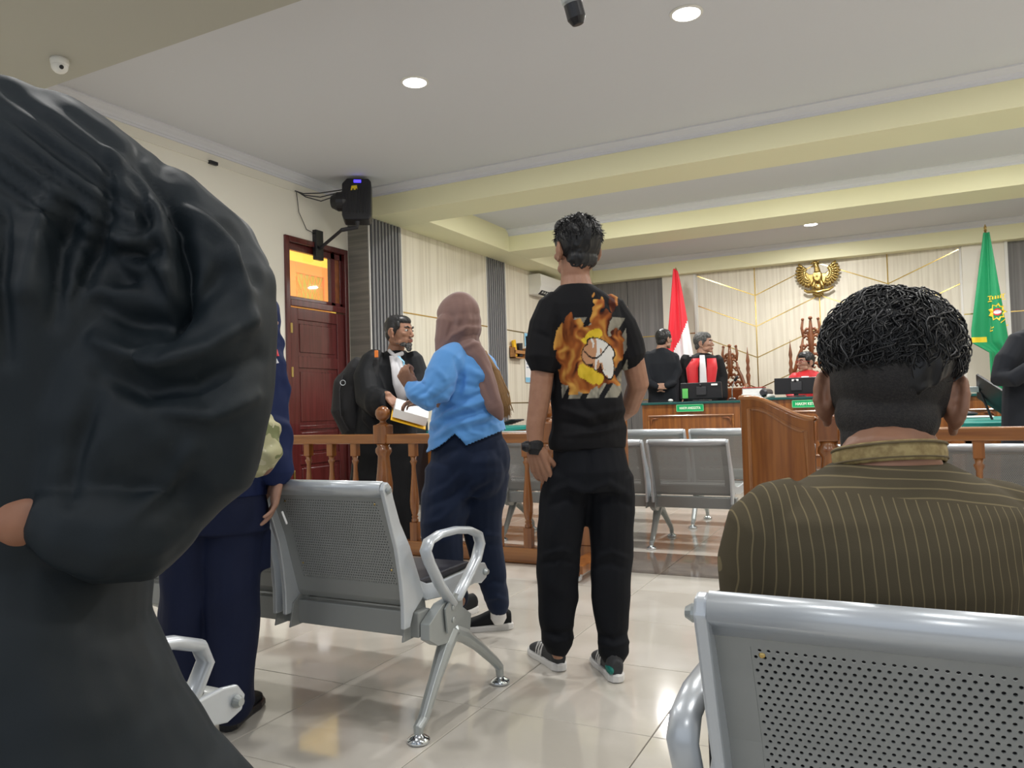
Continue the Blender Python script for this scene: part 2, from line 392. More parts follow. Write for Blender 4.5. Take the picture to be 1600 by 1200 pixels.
# ---- floor: base + single tiles
fl = MB().b2(XL-.1, XR+.1, -3.2, YB+.1, -.06, -.012).build('floor', M['grout']); struct(fl)
ys = [-.68+.6*k for k in range(9)]
rows = [(y, min(y+.6, 4.52), 'tile') for y in ys]+[(4.52, 5.17, 'dtile')]+[(5.17+.6*k, 5.77+.6*k, 'tile') for k in range(5)]
cache = {}
for (y0, y1, mk) in rows:
    x = -1.32-.6*7
    while x < XR-.05:
        key = (round(y1-y0, 3), mk)
        if key not in cache:
            hy = (y1-y0)/2-.0015; hx = .2982; e = .0018
            mb = MB(); mb.add([(-hx, -hy, -.012), (hx, -hy, -.012), (hx, hy, -.012), (-hx, hy, -.012),
                (-hx, -hy, -e), (hx, -hy, -e), (hx, hy, -e), (-hx, hy, -e),
                (-hx+e, -hy+e, 0), (hx-e, -hy+e, 0), (hx-e, hy-e, 0), (-hx+e, hy-e, 0)],
                [(3, 2, 1, 0), (0, 1, 5, 4), (1, 2, 6, 5), (2, 3, 7, 6), (3, 0, 4, 7), (4, 5, 9, 8), (5, 6, 10, 9), (6, 7, 11, 10), (7, 4, 8, 11), (8, 9, 10, 11)])
            o = mb.build('floor_tile', M[mk], fl); cache[key] = o.data
        else:
            o = bpy.data.objects.new('floor_tile', cache[key]); COL.objects.link(o); o.parent = fl
        o.location = (x+.3, (y0+y1)/2, 0); x += .6
o = MB().b2(XL, XR, 8.17, YB, -.012, 0).build('far_floor', M['tile_far'], fl)
dais = MB().b2(-3.9, 2.2, 9.05, YB, 0, .25).build('dais_step', M['dtile'], fl, bev=.01)
# ---- ceiling
ce = MB().b2(XL-.1, XR+.1, -3.2, YB+.1, ZC, ZC+.1).build('ceiling', M['ceil']); struct(ce)
def beam(n, x0, x1, y0, y1): o = MB().b2(x0, x1, y0, y1, ZB, ZC+.02).build(n, M['beam'], bev=.004); return struct(o)
beam('trim_1', XS-.32, XR, 6.9, 7.45); beam('trim_2', -4.76, XR, 9.5, 10.15); beam('trim_3', -4.76, XR, 12.8, YB+.02)
beam('trim_4', XS-.02, -4.76, 7.45, YB+.02)
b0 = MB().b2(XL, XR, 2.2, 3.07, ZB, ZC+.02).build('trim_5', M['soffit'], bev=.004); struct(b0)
# ---- crown mouldings (stepped profile)
def crown(name, p0, p1, n, mk='crown'):
    prof = [(0, 0), (.09, 0), (.09, -.012), (.07, -.018), (.055, -.03), (.03, -.045), (.022, -.062), (.012, -.066), (.012, -.085), (0, -.085)]
    p0 = np.array([*p0, ZC]); p1 = np.array([*p1, ZC]); n = np.array([*n, 0.])
    return struct(MB().prism(prof, p0, n, (0, 0, 1), (p1-p0), 1).build(name, M[mk]))
crown('trim_6', (XL, 3.07), (XL, 6.9), (1, 0)); crown('trim_7', (XL, 6.9), (XR, 6.9), (0, -1))
crown('trim_8', (-4.76, 9.5), (XR, 9.5), (0, -1)); crown('trim_9', (-4.76, 12.8), (XR, 12.8), (0, -1))
crown('trim_10', (-4.76, 7.45), (XR, 7.45), (0, 1)); crown('trim_11', (-4.76, 10.15), (XR, 10.15), (0, 1))
# ---- left wall with the door opening (door 5.88..6.86)
DY0, DY1, DZ = 5.87, 6.86, 2.85
wl = MB().b2(XL-.15, XL, -3.2, DY0, 0, ZC).b2(XL-.15, XL, DY1, 7.0, 0, ZC).b2(XL-.15, XL, DY0, DY1, DZ, ZC)
wl = struct(wl.build('wall_left', M['wall']))
# hidden conduit line and cable run under the ceiling
cr = MB().b2(XL, XL+.012, 3.07, 6.3, 3.325, 3.34).build('conduit', M['wall'], wl)
# ---- slatted section of the left wall
w2 = struct(MB().b2(XL-.15, XS-.03, 6.9, YB, 0, ZC-.25).build('wall_left.001', M['white_trim']))
MB().b2(XL, XS, 6.893, 6.9, 0, ZB).build('column_panel', M['gmarble'], w2)
MB().b2(XS-.012, XS+.004, 6.886, 6.9, 0, ZB).build('edge_trim', M['white_trim'], w2)
def slat_zone(y0, y1):
    MB().b2(XS-.03, XS-.012, y0, y1, 0, ZB).build('slat_backing', M['slat_d'], w2)
    n = 9; p = (y1-y0)/n
    for k in range(n):
        MB().b2(XS-.012, XS+.012, y0+p*k+.004, y0+p*k+p*.58, 0, ZB).build('slat', M['slat_l'], w2)
slat_zone(6.93, 7.5); slat_zone(9.62, 10.2)
def lpanels(y0, y1):
    for z0, z1 in ((0, 1.085), (1.1, 2.185), (2.2, ZB)):
        MB().b2(XS-.03, XS, y0+.012, y1-.012, z0, z1).build('wall_panel', M['panel'], w2, bev=.003)
    for z in (1.0925, 2.1925): MB().b2(XS-.03, XS+.003, y0, y1, z-.0075, z+.0075).build('gold_strip', M['gold'], w2)
    for y in (y0+.006, y1-.006): MB().b2(XS-.03, XS+.006, y-.006, y+.006, 0, ZB).build('edge_trim', M['white_trim'], w2)
lpanels(7.5, 9.62); lpanels(10.2, YB)
# ---- back wall: grey panels, ribbed columns, herringbone field
wb = struct(MB().b2(XL, XR+.1, YB+.03, YB+.15, 0, ZC).build('wall_back', M['slat_d']))
def bpanel(x0, x1, z0, z1, mk, d=0.0, name='wall_panel'): return MB().b2(x0, x1, YB-d, YB+.03, z0, z1).build(name, M[mk], wb, bev=.003)
for x0, x1 in ((XS, -4.2), (-4.2, -3.56), (1.48, 2.3), (2.3, XR)):
    for z0, z1 in ((0, 1.085), (1.1, 2.185), (2.2, ZB)): bpanel(x0+.004, x1-.004, z0, z1, 'gpanel')
for x0, x1 in ((XS, -3.56), (1.48, XR)):
    for z in (1.0925, 2.1925): MB().b2(x0, x1, YB-.004, YB+.03, z-.0075, z+.0075).build('gold_strip', M['gold'], wb)
for x0, x1 in ((-3.56, -2.98), (.91, 1.48)):
    for z0, z1 in ((0, 1.085), (1.1, 2.185), (2.2, ZB)): bpanel(x0+.01, x1-.03, z0, z1, 'wavy', .06)
    for z in (1.0925, 2.1925): MB().b2(x0+.01, x1-.03, YB-.062, YB+.03, z-.0075, z+.0075).build('gold_strip', M['gold'], wb)
    MB().b2(x1-.03, x1+.01, YB-.07, YB+.03, 0, ZB).build('edge_trim', M['white_trim'], wb)
xs = [-2.98, -2.02, -1.04, -.06, .91]
def clip(poly, z0, z1):
    def cl(poly, f):
        out = []
        for i in range(len(poly)):
            a, b = poly[i], poly[(i+1) % len(poly)]; fa, fb = f(a), f(b)
            if fa >= 0: out.append(a)
            if (fa >= 0) != (fb >= 0): t = fa/(fa-fb); out.append((a[0]+(b[0]-a[0])*t, a[1]+(b[1]-a[1])*t))
        return out
    return cl(cl(poly, lambda p: p[1]-z0), lambda p: z1-p[1])
for c in range(4):
    xa, xb = xs[c]+.006, xs[c+1]-.006; up0, up1 = (.42, 0) if c % 2 == 0 else (0, .42)
    for k in range(-2, 7):
        zl = 2.75-.51*k
        pl = [(xa, zl-.51+up0+.007), (xb, zl-.51+up1+.007), (xb, zl+up1-.007), (xa, zl+up0-.007)]
        pl = clip(pl, 0.0, ZB)
        if len(pl) >= 3: MB().prism(pl, (0, YB+.03, 0), (1, 0, 0), (0, 0, 1), (0, -1, 0), .03).build('wall_panel', M['panel'], wb)
        g = clip([(xa, zl+up0-.008), (xb, zl+up1-.008), (xb, zl+up1+.008), (xa, zl+up0+.008)], 0, ZB)
        if len(g) >= 3: MB().prism(g, (0, YB+.03, 0), (1, 0, 0), (0, 0, 1), (0, -1, 0), .034).build('gold_strip', M['gold'], wb)
for x in xs[1:4]: MB().b2(x-.008, x+.008, YB-.005, YB+.03, 0, ZB).build('gold_strip', M['gold'], wb)
for x in (xs[0], xs[4]): MB().b2(x-.02, x+.02, YB-.02, YB+.03, 0, ZB).build('edge_trim', M['white_trim'], wb)
wr = struct(MB().b2(XR, XR+.15, -1.0, YB+.1, 0, ZC).build('wall_right', M['wall']))
# ---- the maroon door with its transom light
dr = empty('door_1', (XL, (DY0+DY1)/2, 0)); struct(dr)
f = MB()
for y0, y1, z0, z1 in ((DY0, DY0+.06, 0, DZ), (DY1-.06, DY1, 0, DZ), (DY0+.06, DY1-.06, DZ-.06, DZ), (DY0+.06, DY1-.06, 2.13, 2.2)):
    f.b2(XL-.12, XL+.025, y0, y1, z0, z1)
f.build('door_frame', M['door'], dr, bev=.006, world=True)
y0, y1 = DY0+.065, DY1-.065
lf = MB().b2(XL-.05, XL-.015, y0, y1, .01, 2.12).build('door_leaf', M['door'], dr, world=True)
def rail_(a, b, c, d): MB().b2(XL-.02, XL-.0, a, b, c, d).build('door_rail', M['door'], dr, bev=.004, world=True)
rail_(y0, y0+.12, .01, 2.12); rail_(y1-.12, y1, .01, 2.12)
for c, d in ((.01, .16), (.50, .60), (1.50, 1.62), (2.0, 2.12), (.86, .9)): rail_(y0+.12, y1-.12, c, d)
for z0, z1 in ((.2, .46), (.63, .83), (.94, 1.46), (1.66, 1.96)):
    MB().b2(XL-.02, XL-.006, y0+.15, y1-.15, z0, z1).build('door_panel', M['door'], dr, bev=.012, world=True)
for z in (.4, 1.45, 1.9):
    h = MB().b2(XL+.025, XL+.03, DY0+.045, DY0+.075, z-.05, z+.05)
    h.tube([(XL+.03, DY0+.062, z-.05), (XL+.03, DY0+.062, z+.05)], .006, 8); h.build('hinge', M['gold'], dr, world=True)
# transom: sash, glass and the wooden louvre stop beside it
s = MB()
for a, b, c, d in ((DY0+.06, DY1-.06, DZ-.13, DZ-.06), (DY0+.06, DY1-.06, 2.2, 2.24), (DY0+.06, DY0+.1, 2.2, DZ-.06), (DY1-.25, DY1-.18, 2.2, DZ-.06), (DY1-.1, DY1-.06, 2.2, DZ-.06)):
    s.b2(XL-.07, XL-.02, a, b, c, d)
s.build('transom_sash', M['door'], dr, bev=.004, world=True)
MB().b2(XL-.05, XL-.045, DY0+.08, DY1-.2, 2.22, DZ-.1).build('transom_glass', M['glass'], dr, world=True)
MB().b2(XL-.05, XL-.03, DY1-.18, DY1-.1, 2.2, DZ-.12).build('transom_stop', M['wood_carved'], dr, world=True)
# lit yellow corridor behind, with an orange framed window
nx = struct(MB().b2(XL-1.9, XL-1.8, 4.6, 9.5, 0, 3.4).b2(XL-1.9, XL-.2, 9.4, 9.5, 0, 3.4).b2(XL-1.9, XL-.2, 4.6, 9.5, 3.4, 3.45).build('wall_corridor', M['yellow_room']))
wn = empty('window_1', (XL-1.8, 8.2, 0)); struct(wn)
q = MB()
for a, b, c, d in ((7.78, 7.95, 1.7, 3.1), (8.53, 8.67, 1.7, 3.1), (7.95, 8.53, 2.95, 3.1), (7.95, 8.53, 1.7, 1.82)): q.b2(XL-1.8, XL-1.74, a, b, c, d)
q.build('window_frame', M['orange_frame'], wn, bev=.01, world=True)
MB().b2(XL-1.8, XL-1.77, 7.95, 8.53, 1.82, 2.95).build('pane', mat('olive_pane', (.55, .48, .20), .15), wn, world=True)
lt = MB()
for k in range(-6, 10):
    for sgn in (1, -1):
        a = clip([(7.95+.12*k, 1.82), (7.95+.12*k+.012, 1.82), (7.95+.12*k+.012+.65*sgn, 2.95), (7.95+.12*k+.65*sgn, 2.95)], 1.82, 2.95)
        lt.prism([(min(max(p[0], 7.95), 8.53), p[1]) for p in a], (XL-1.77, 0, 0), (0, 1, 0), (0, 0, 1), (1, 0, 0), .006)
lt.build('lattice', M['orange_frame'], wn, world=True)
cl = bpy.data.lights.new('corridor_lamp', 'AREA'); cl.shape = 'DISK'; cl.size = .25; cl.energy = 20; cl.color = (1, .9, .7)
clo = bpy.data.objects.new('corridor_lamp', cl); COL.objects.link(clo); clo.location = (XL-.7, 7.6, 3.3)
# ---- recessed downlights
LBL = {0: 'round recessed downlight glowing left of centre on the main ceiling', 1: 'round recessed downlight glowing at the top right of centre on the main ceiling',
       14: 'small bright downlight in the far coffer above the gold eagle emblem'}
for i, (x, y, z) in enumerate(LAMPS):
    t = empty('downlight', (x, y, z), LBL.get(i, 'unseen recessed round ceiling downlight outside the picture or added behind a yellow beam'), 'ceiling light', 'recessed downlights')
    MB().lathe([(.105, 0), (.105, -.006), (.098, -.012), (.088, -.012), (.085, 0)], n=28).build('rim', M['white_pl'], t, smooth=False)
    MB().lathe([(.086, -.002), (.086, -.006), (.05, -.008), (.01, -.009)], n=24).build('diffuser', M['lamp'], t)
# ================================================================== OBJECTS
# ---- ceiling fixtures
c0 = onZ(93, 92, ZB)
t = empty('dome_camera', (c0[0], c0[1], ZB), 'white dome security camera under the near beam at top left', 'camera')
MB().lathe([(.05, 0), (.052, -.015), (.05, -.03), (.047, -.04)], n=24).build('camera_base', M['white_pl'], t, smooth=True)
MB().ell((0, 0, -.045), (.047, .047, .045)).build('dome', M['white_pl'], t, smooth=True)
MB().ell((.036, -.012, -.062), (.013, .013, .013)).build('lens', M['black_pl'], t, smooth=True)
c0 = P(897, 14, 2.35)
t = empty('ceiling_microphone', c0, 'black and silver cylinder hanging at the top edge of the picture', 'hanging fixture')
ax = nrm(P(902, 30, 2.35)-P(893, 0, 2.35)+AW*.01)
MB().tube([ax*-.02, ax*.028], .029, 20).build('barrel', M['black_pl'], t, smooth=False, bev=.003)
MB().tube([ax*-.05, ax*-.022], .033, 20).build('silver_ring', M['alu'], t, bev=.003)
MB().tube([ax*-.12, ax*-.05], .026, 16).build('neck', M['black_pl'], t)
top = np.array([ax[0]*-.12, ax[1]*-.12, ax[2]*-.12]); MB().tube([top, (top[0], top[1], ZC-c0[2])], .012, 10).build('drop_pole', M['white_pl'], t)
MB().box((XL+.02, onZ(390, 236, 3.36)[1], 3.33), (.03, .09, .03)).build('cable_clip', M['black_pl'], wl)

# ---- loudspeaker on its bracket in the corner
t = empty('wall_loudspeaker', (-5.2, 6.42, 3.0), 'black loudspeaker with blue display high in the corner above the door', 'speaker')
pc = P(558, 315, 8.05); br = nrm(R0*1+AW*.12); up = nrm(ZZ+AW*.10); fr = np.cross(up, br); fr = -nrm(fr)
# fr points to the viewer side
def loc(a, b, c): return pc+br*a+up*b+fr*c
Rm = np.stack([br, -fr, up], 1)
sp = MB().prism([(-.13, -.22), (.13, -.22), (.15, -.18), (.15, .19), (.12, .225), (-.10, .225), (-.15, .17), (-.15, -.17)], loc(0, 0, .08), br, up, -fr, .2)
sp.build('cabinet', M['black_pl'], t, bev=.012, world=True)
for k in range(7): MB().box(loc(-.1+.033*k, -.02, .085), (.012, .014, .26), rot=Rm).build('rib', M['black_pl'], t, world=True, bev=.003)
MB().box(loc(.01, .19, .085), (.075, .012, .028), rot=Rm).build('blue_display', M['led'], t, world=True)
MB().prism([(-.06, .09), (.01, .1), (.005, .145), (-.05, .14)], loc(0, 0, .083), br, up, fr, .004).build('yellow_sticker', M['yel'], t, world=True)
MB().tube([loc(-.13, -.0, -.0), loc(-.2, 0, -.01)], .10, 20).build('horn', M['black_pl'], t, world=True, smooth=False, bev=.01)
MB().tube([loc(.0, -.22, 0), loc(.0, -.28, 0), loc(-.16, -.31, .0)], [.03, .022, .022], 10).build('bracket_arm', M['bronze_pl'], t, world=True)
MB().b2(XL, XL+.05, 6.3, 6.42, 2.66, 2.98).build('wall_plate', M['black_pl'], t, world=True, bev=.006)
MB().tube([(XL+.04, 6.36, 2.78), loc(-.16, -.31, 0)], .018, 10).build('bracket_arm', M['bronze_pl'], t, world=True)
for k in range(3):
    a = np.array([XL+.02, 6.03+.02*k, 3.33]); b = loc(-.14, .13-.02*k, 0); m_ = (a+b)/2-ZZ*(.03+.03*k)
    MB().tube([a, (a*2+m_)/3-ZZ*.02, m_, (b*2+m_)/3, b], .006, 6).build('cable', M['black_pl'], t, world=True, smooth=True)
a = np.array([XL+.02, 6.05, 3.32]); MB().tube([a, a+(.0, .03, -.2), a+(.0, .14, -.36), (XL+.03, 6.34, 2.93)], .004, 6).build('cable', M['black_pl'], t, world=True, smooth=True)

# ---- air conditioner on the left wall
t = empty('air_conditioner', (XS, 11.45, 2.98), 'white split air conditioner high on the left wall', 'air conditioner')
prof = [(0, -.16), (.13, -.16), (.2, -.1), (.225, -.02), (.22, .15), (.19, .165), (0, .165)]
MB().prism(prof, (0, -.42, 0), (1, 0, 0), (0, 0, 1), (0, 1, 0), .84).build('casing', M['white_pl'], t, bev=.008)
MB().prism([(.132, -.15), (.197, -.09), (.205, -.10), (.14, -.16)], (0, -.36, 0), (1, 0, 0), (0, 0, 1), (0, 1, 0), .72).build('air_flap', M['black_pl'], t)
for k in range(8): MB().box((.175, -.3+.086*k, -.125), (.05, .006, .03)).build('vane', M['white_pl'], t)
MB().b2(.222, .226, -.42, .42, .02, .024).build('seam', M['white_trim'], t)

# ---- wall rack and calendar by the left table
t = empty('wall_rack', (XS, 10.45, 1.87), 'small wooden letter rack on the left wall beside the calendar', 'rack')
MB().b2(0, .012, -.17, .2, -.1, .08).build('rack_back', M['wood_lt'], t); MB().b2(0, .1, -.17, .2, -.1, -.085).build('rack_shelf', M['wood_lt'], t)
MB().b2(.09, .1, -.17, .2, -.03, .02).build('rack_front', M['wood_lt'], t)
for y in (-.17, .19): MB().b2(0, .1, y, y+.012, -.1, .06).build('rack_side', M['wood_lt'], t)
tag(MB().box((XS+.05, 10.36, 1.92), (.03, .09, .25), rot=Matrix.Rotation(.2, 3, 'X')).build('notebook', M['folder'], bev=.003), 'yellow notebook leaning in the wooden wall rack', 'notebook')
tag(MB().lathe([(.04, -.1), (.045, .1), (.048, .1), (.048, .105)], (XS+.052, 10.54, 1.90), 14).build('pen_cup', M['black_pl']), 'dark cup standing in the wooden wall rack', 'cup')
t = empty('wall_calendar', (XS+.012, 10.95, 1.8), 'blue and white calendar sheet hanging on the left wall', 'calendar')
MB().b2(0, .004, -.16, .2, -.39, .39).build('calendar_sheet', M['paper'], t)
MB().b2(.004, .006, -.16, .2, .18, .385).build('calendar_header', M['blue_pr'], t); MB().b2(.004, .006, -.16, .2, -.385, -.31).build('calendar_footer', M['blue_pr'], t)
MB().b2(.004, .006, -.12, .16, .22, .34).build('calendar_title', mat('white_print', (.8, .85, .85), .6), t)
for b0_ in range(2):
    for r_ in range(5):
        MB().b2(.004, .0055, -.12+.15*b0_, -.01+.15*b0_, .08-.055*r_-.02, .08-.055*r_).build('date_row', mat('grey_print', (.35, .4, .5), .6) if not (b0_ or r_) else bpy.data.materials['grey_print'], t)

# ---- spindle fence and its two swing gates (plane Y = 4.58)
FY = 4.58
def newel(x, par):
    MB().b2(x-.055, x+.055, FY-.055, FY+.055, .79, .93).build('newel_block', M['wood'], par, bev=.012, world=True)
    MB().lathe([(.05, 0), (.052, .01), (.03, .02), (.022, .03), (.024, .04), (.045, .055), (.056, .085), (.052, .115), (.03, .138), (.005, .146)], (x, FY, .92), 20).build('ball_finial', M['wood'], par, world=True, smooth=True)
    MB().lathe([(.05, .30), (.05, .32), (.036, .34), (.06, .44), (.062, .50), (.05, .60), (.042, .70), (.06, .73), (.058, .755), (.045, .77), (.05, .79)], (x, FY, 0), 20).build('turned_shaft', M['wood'], par, world=True, smooth=True)
    MB().b2(x-.055, x+.055, FY-.055, FY+.055, 0, .30).build('newel_foot', M['wood'], par, bev=.01, world=True)
bal0 = None
def baluster(x, par):
    global bal0
    if bal0 is None:
        mb = MB().box((0, 0, .745), (.052, .05, .09)).box((0, 0, .165), (.056, .05, .13))
        mb.lathe([(.02, .228), (.026, .235), (.026, .25), (.018, .258), (.026, .268), (.018, .28), (.024, .292), (.032, .33), (.034, .38), (.028, .46), (.02, .54), (.016, .60), (.016, .635), (.024, .655), (.027, .665), (.018, .675), (.024, .70)], n=12)
        bal0 = mb.build('baluster', M['wood'], par, bev=0); bal0.data.polygons.foreach_set('use_smooth', [len(p.vertices) == 4 and abs(p.normal.z) < .9 and k > 12 for k, p in enumerate(bal0.data.polygons)]); o = bal0
    else: o = bpy.data.objects.new('baluster', bal0.data); COL.objects.link(o); o.parent = par
    o.location = (x-par.location.x, 0, 0)
def fence(name, x0, x1, newels, lab):
    t = empty(name, ((x0+x1)/2, FY, 0), lab, 'railing', 'court railing')
    MB().b2(x0, x1, FY-.04, FY+.04, .79, .86).build('handrail', M['woodh'], t, bev=.008, world=True)
    MB().b2(x0, x1, FY-.035, FY+.035, .0, .10).build('bottom_rail', M['woodh'], t, bev=.006, world=True)
    for x in newels: newel(x, t)
    x = newels[0]
    k = 1
    while True:
        a, b = newels[0]+.26*1+.225*(k-1), newels[0]-.26-.225*(k-1)
        if a > x1-.05 and b < x0+.05: break
        for q in (a, b):
            if x0+.05 < q < x1-.05 and all(abs(q-n_) > .12 for n_ in newels): baluster(q, t)
        k += 1
    return t
fence('spindle_railing', XL+.02, -2.0, [-3.37, -2.05], 'varnished spindle railing on the left with ball topped newels')
fence('spindle_railing', -.30, XR-.02, [-.35, 2.3], 'varnished spindle railing on the right behind the seated man')
def gate(xh, xf, lab):    # hinge side low, free side high
    t = empty('swing_gate', ((xh+xf)/2, FY, 0), lab, 'gate', 'scroll topped swing gates'); s = 1 if xf > xh else -1; W = abs(xf-xh)
    def top(u, z0): # u 0 at hinge, 1 at free edge
        if u > .9: return z0+.13
        k = min(max(u/.9, 0), 1); return z0+.13*(k*k*(3-2*k))
    n = 16
    poly = [(0, .03), (W, .03)]+[(W*(1-i/n), top(1-i/n, .91)) for i in range(n+1)]
    A = np.array([s, 0, 0.]); B = (0, 0, 1.)
    def pr(poly, y, th, nm, mk, bev=.005):
        pl = poly if s > 0 else poly[::-1]
        MB().prism(pl, (xh, y, 0), A, B, (0, -1, 0), th).build(nm, M[mk], t, bev=bev, world=True)
    pr(poly, FY+.025, .05, 'gate_board', 'wood')
    # raised scroll-edged moulding frame
    for side in (1, -1):
        yy = FY-.025 if side > 0 else FY+.025
        path = [(xh+s*.045, yy, .14), (xh+s*(W-.045), yy, .14)]+[(xh+s*(.045+(W-.09)*(1-i/n)), yy, top(1-i/n, .85)) for i in range(n+1)]
        MB().tube(path, .011, 6, close=True).build('panel_moulding', M['wood'], t, world=True)
    cap = [(xh+s*W*i/n, FY, top(i/n, .915)) for i in range(n+1)]
    MB().tube(cap, [(.032, .016)]*(n+1), 8).build('scroll_cap', M['woodh'], t, world=True, smooth=True)
    MB().b2(min(xf-s*.25, xf-s*.13), max(xf-s*.25, xf-s*.13), FY-.48, FY+.3, .06, .11).build('stabiliser_foot', M['wood'], t, bev=.005, world=True)
    MB().b2(min(xf-s*.40, xf-s*.28), max(xf-s*.40, xf-s*.28), FY-.50, FY-.42, .0, .13).build('foot_block', M['wood'], t, bev=.005, world=True)
    for yy in (FY-.42, FY+.22):
        MB().tube([(xf-s*.2-.012, yy, .032), (xf-s*.2+.012, yy, .032)], .032, 16).build('caster', M['chrome'], t, world=True)
    return t
gate(-1.98, -1.515, 'carved wooden swing gate leaf half hidden behind the standing man')
gate(-.42, -.815, 'carved wooden swing gate leaf with scroll top left of the seated man')

# ---- perforated steel bench
PW, PH, GR, GP = .40, .30, .0, .0098
def perforated(name, w, h, pitch_, rad):
    """plate with real staggered hexagonal holes, in XZ plane (y=0), thickness by solidify"""
    V = []; F = []; nx_ = int(w/pitch_); nz_ = int(h/(pitch_*.866)); x0 = -nx_*pitch_/2; idx = {}
    dz = h/nz_
    def vid(x, z):
        k = (round(x*1e5), round(z*1e5))
        if k not in idx: idx[k] = len(V); V.append((x, 0, z))
        return idx[k]
    for r in range(nz_):
        off = pitch_/2 if r % 2 else 0
        for c in range(nx_ if not off else nx_-1):
            cx, cz = x0+off+pitch_*(c+.5), dz*(r+.5)
            sq = [(cx+a*pitch_/2, cz+b*dz/2) for a, b in ((1, 0), (1, 1), (0, 1), (-1, 1), (-1, 0), (-1, -1), (0, -1), (1, -1))]
            so = [vid(*p) for p in sq]; k0 = len(V)
            for j in range(8):
                an = math.pi/4*j; V.append((cx+rad*math.cos(an), 0, cz+rad*math.sin(an)))
            for j in range(8): F.append((so[j], so[(j+1) % 8], k0+(j+1) % 8, k0+j))
        if off:
            for sx in (x0, -x0-pitch_/2):
                F.append((vid(sx, dz*r), vid(sx+pitch_/2, dz*r), vid(sx+pitch_/2, dz*(r+.5)), vid(sx+pitch_/2, dz*(r+1)), vid(sx, dz*(r+1)), vid(sx, dz*(r+.5))))
    return V, F, nx_*pitch_
bench_cache = {}
def back_y(z): # backrest plane (leans back)
    return -.085+(.80-z)*.42 if z > .62 else -.085+.18*.42+(.62-z)*.30
def bench(name, x_right, y0, n, pitch_=.53, ends=(True, True), legs=None, pad=True, zs=1.0, lab='', grp=None, legin=False):
    W = n*pitch_; t = empty(name, (x_right-W/2, y0, 0), lab, 'bench', grp)
    if zs != 1: t.scale = (1, 1, zs)
    def put(key, nm, make, x, mk, **kw):
        if key in bench_cache:
            o = bpy.data.objects.new(nm, bench_cache[key][0]); COL.objects.link(o); o.parent = t
            if bench_cache[key][1]:
                for md in bench_cache[key][1]:
                    m = o.modifiers.new(md[0], md[1]); [setattr(m, a, b) for a, b in md[2].items()]
        else:
            o = make().build(nm, M[mk], t, **kw); mods = []
            if kw.get('bev'): mods.append(('bevel', 'BEVEL', dict(width=kw['bev'], segments=2, limit_method='ANGLE', angle_limit=.6)))
            bench_cache[key] = (o.data, mods)
        o.location = (x, 0, 0); return o
    sw = pitch_-.06   # seat shell width
    def sheet(pts, x0, x1, th):   # bent sheet following (y,z) points
        mb = MB(); q = [np.array(p) for p in pts]; m = len(q); V = []
        for i in range(m):
            tt = nrm(q[min(i+1, m-1)]-q[max(i-1, 0)]); nn = np.array([-tt[1], tt[0]])
            for sgn in (0, 1):
                p = q[i]+nn*th*sgn
                V += [(x0, p[0], p[1]), (x1, p[0], p[1])]
        F = []
        for i in range(m-1):
            a, b = 4*i, 4*i+4; F += [(a, a+1, b+1, b), (a+2, b+2, b+3, a+3), (a, b, b+2, a+2), (a+1, a+3, b+3, b+1)]
        F += [(0, 2, 3, 1), (4*m-4, 4*m-3, 4*m-1, 4*m-2)]
        return mb.add(V, F)
    zt, zb = .765, .47
    for i in range(n):
        x = -W/2+pitch_*(i+.5)
        # rolled top edge
        def mk_top():
            pts = [(back_y(.765)+.0, .765), (back_y(.775)-.004, .778), (-.103, .790), (-.100, .803), (-.088, .809), (-.074, .804), (-.068, .79)]
            return sheet(pts, -sw/2, sw/2, .006)
        put(('top', sw), 'rolled_top_edge', mk_top, x, 'steel_lt', smooth=True)
        # margins round the perforated field (upper, lower, sides) following the bend
        k = ('perf', sw)
        if k not in bench_cache:
            V, F, w_ = perforated('p', sw-.07, 1.0, .0105, .0024)
            # map the unit height onto the bent sheet
            hz = 1.0
            V, F, w_ = perforated('p', sw-.07, zt-zb-.015, .0098, .0023)
            V2 = [(x_, back_y(zb+z_), zb+z_) for (x_, _, z_) in V]
            # side strips: one clean quad per edge run
            mb = MB(); mb.add(V2, F)
            o = mb.build('perforated_back', M['steel'], t)
            md = o.modifiers.new('solid', 'SOLIDIFY'); md.thickness = .0016; md.offset = 0
            bench_cache[k] = (o.data, [('solid', 'SOLIDIFY', dict(thickness=.0016, offset=0))], w_); o.location = (x, 0, 0)
        else: put(k, 'perforated_back', None, x, 'steel')
        w_ = bench_cache[k][2]
        def mk_margin():
            mb = MB(); zz = [zb, .52, .57, .62, .67, .72, zt-.015]
            mb_p = [(back_y(z), z) for z in zz]
            for a, b in ((-sw/2, -w_/2), (w_/2, sw/2)):
                s_ = sheet(mb_p, a, b, .0016); mb.add(s_.v, s_.f)
            s_ = sheet([(back_y(z), z) for z in (zt-.015, zt)], -sw/2, sw/2, .0016); mb.add(s_.v, s_.f)
            s_ = sheet([(back_y(.40)+.006, .40), (back_y(.42), .42), (back_y(.45), .45), (back_y(zb), zb)], -sw/2, sw/2, .0016); mb.add(s_.v, s_.f)
            return mb
        put(('margin', sw), 'back_sheet', mk_margin, x, 'steel')
        def mk_stile(sg):
            def f_():
                # pressed side profile running from the top roll to the beam
                out = [(-.106, .79), (-.098, .808), (-.08, .812), (-.062, .795), (-.052, .76), (-.02, .68), (.03, .60), (.075, .50), (.10, .44), (.095, .42), (.04, .385), (.02, .345), (-.012, .345), (-.012, .42), (-.02, .50), (-.04, .60), (-.062, .66), (-.085, .73)]
                return MB().prism(out[::-1], (sg*(sw/2+.0) - (0 if sg < 0 else .0), 0, 0), (0, 1, 0), (0, 0, 1), (sg, 0, 0), .016)
            return f_
        for sg in (-1, 1): put(('stile', sw, sg), 'side_stile', mk_stile(sg), x, 'steel_lt', bev=.004)
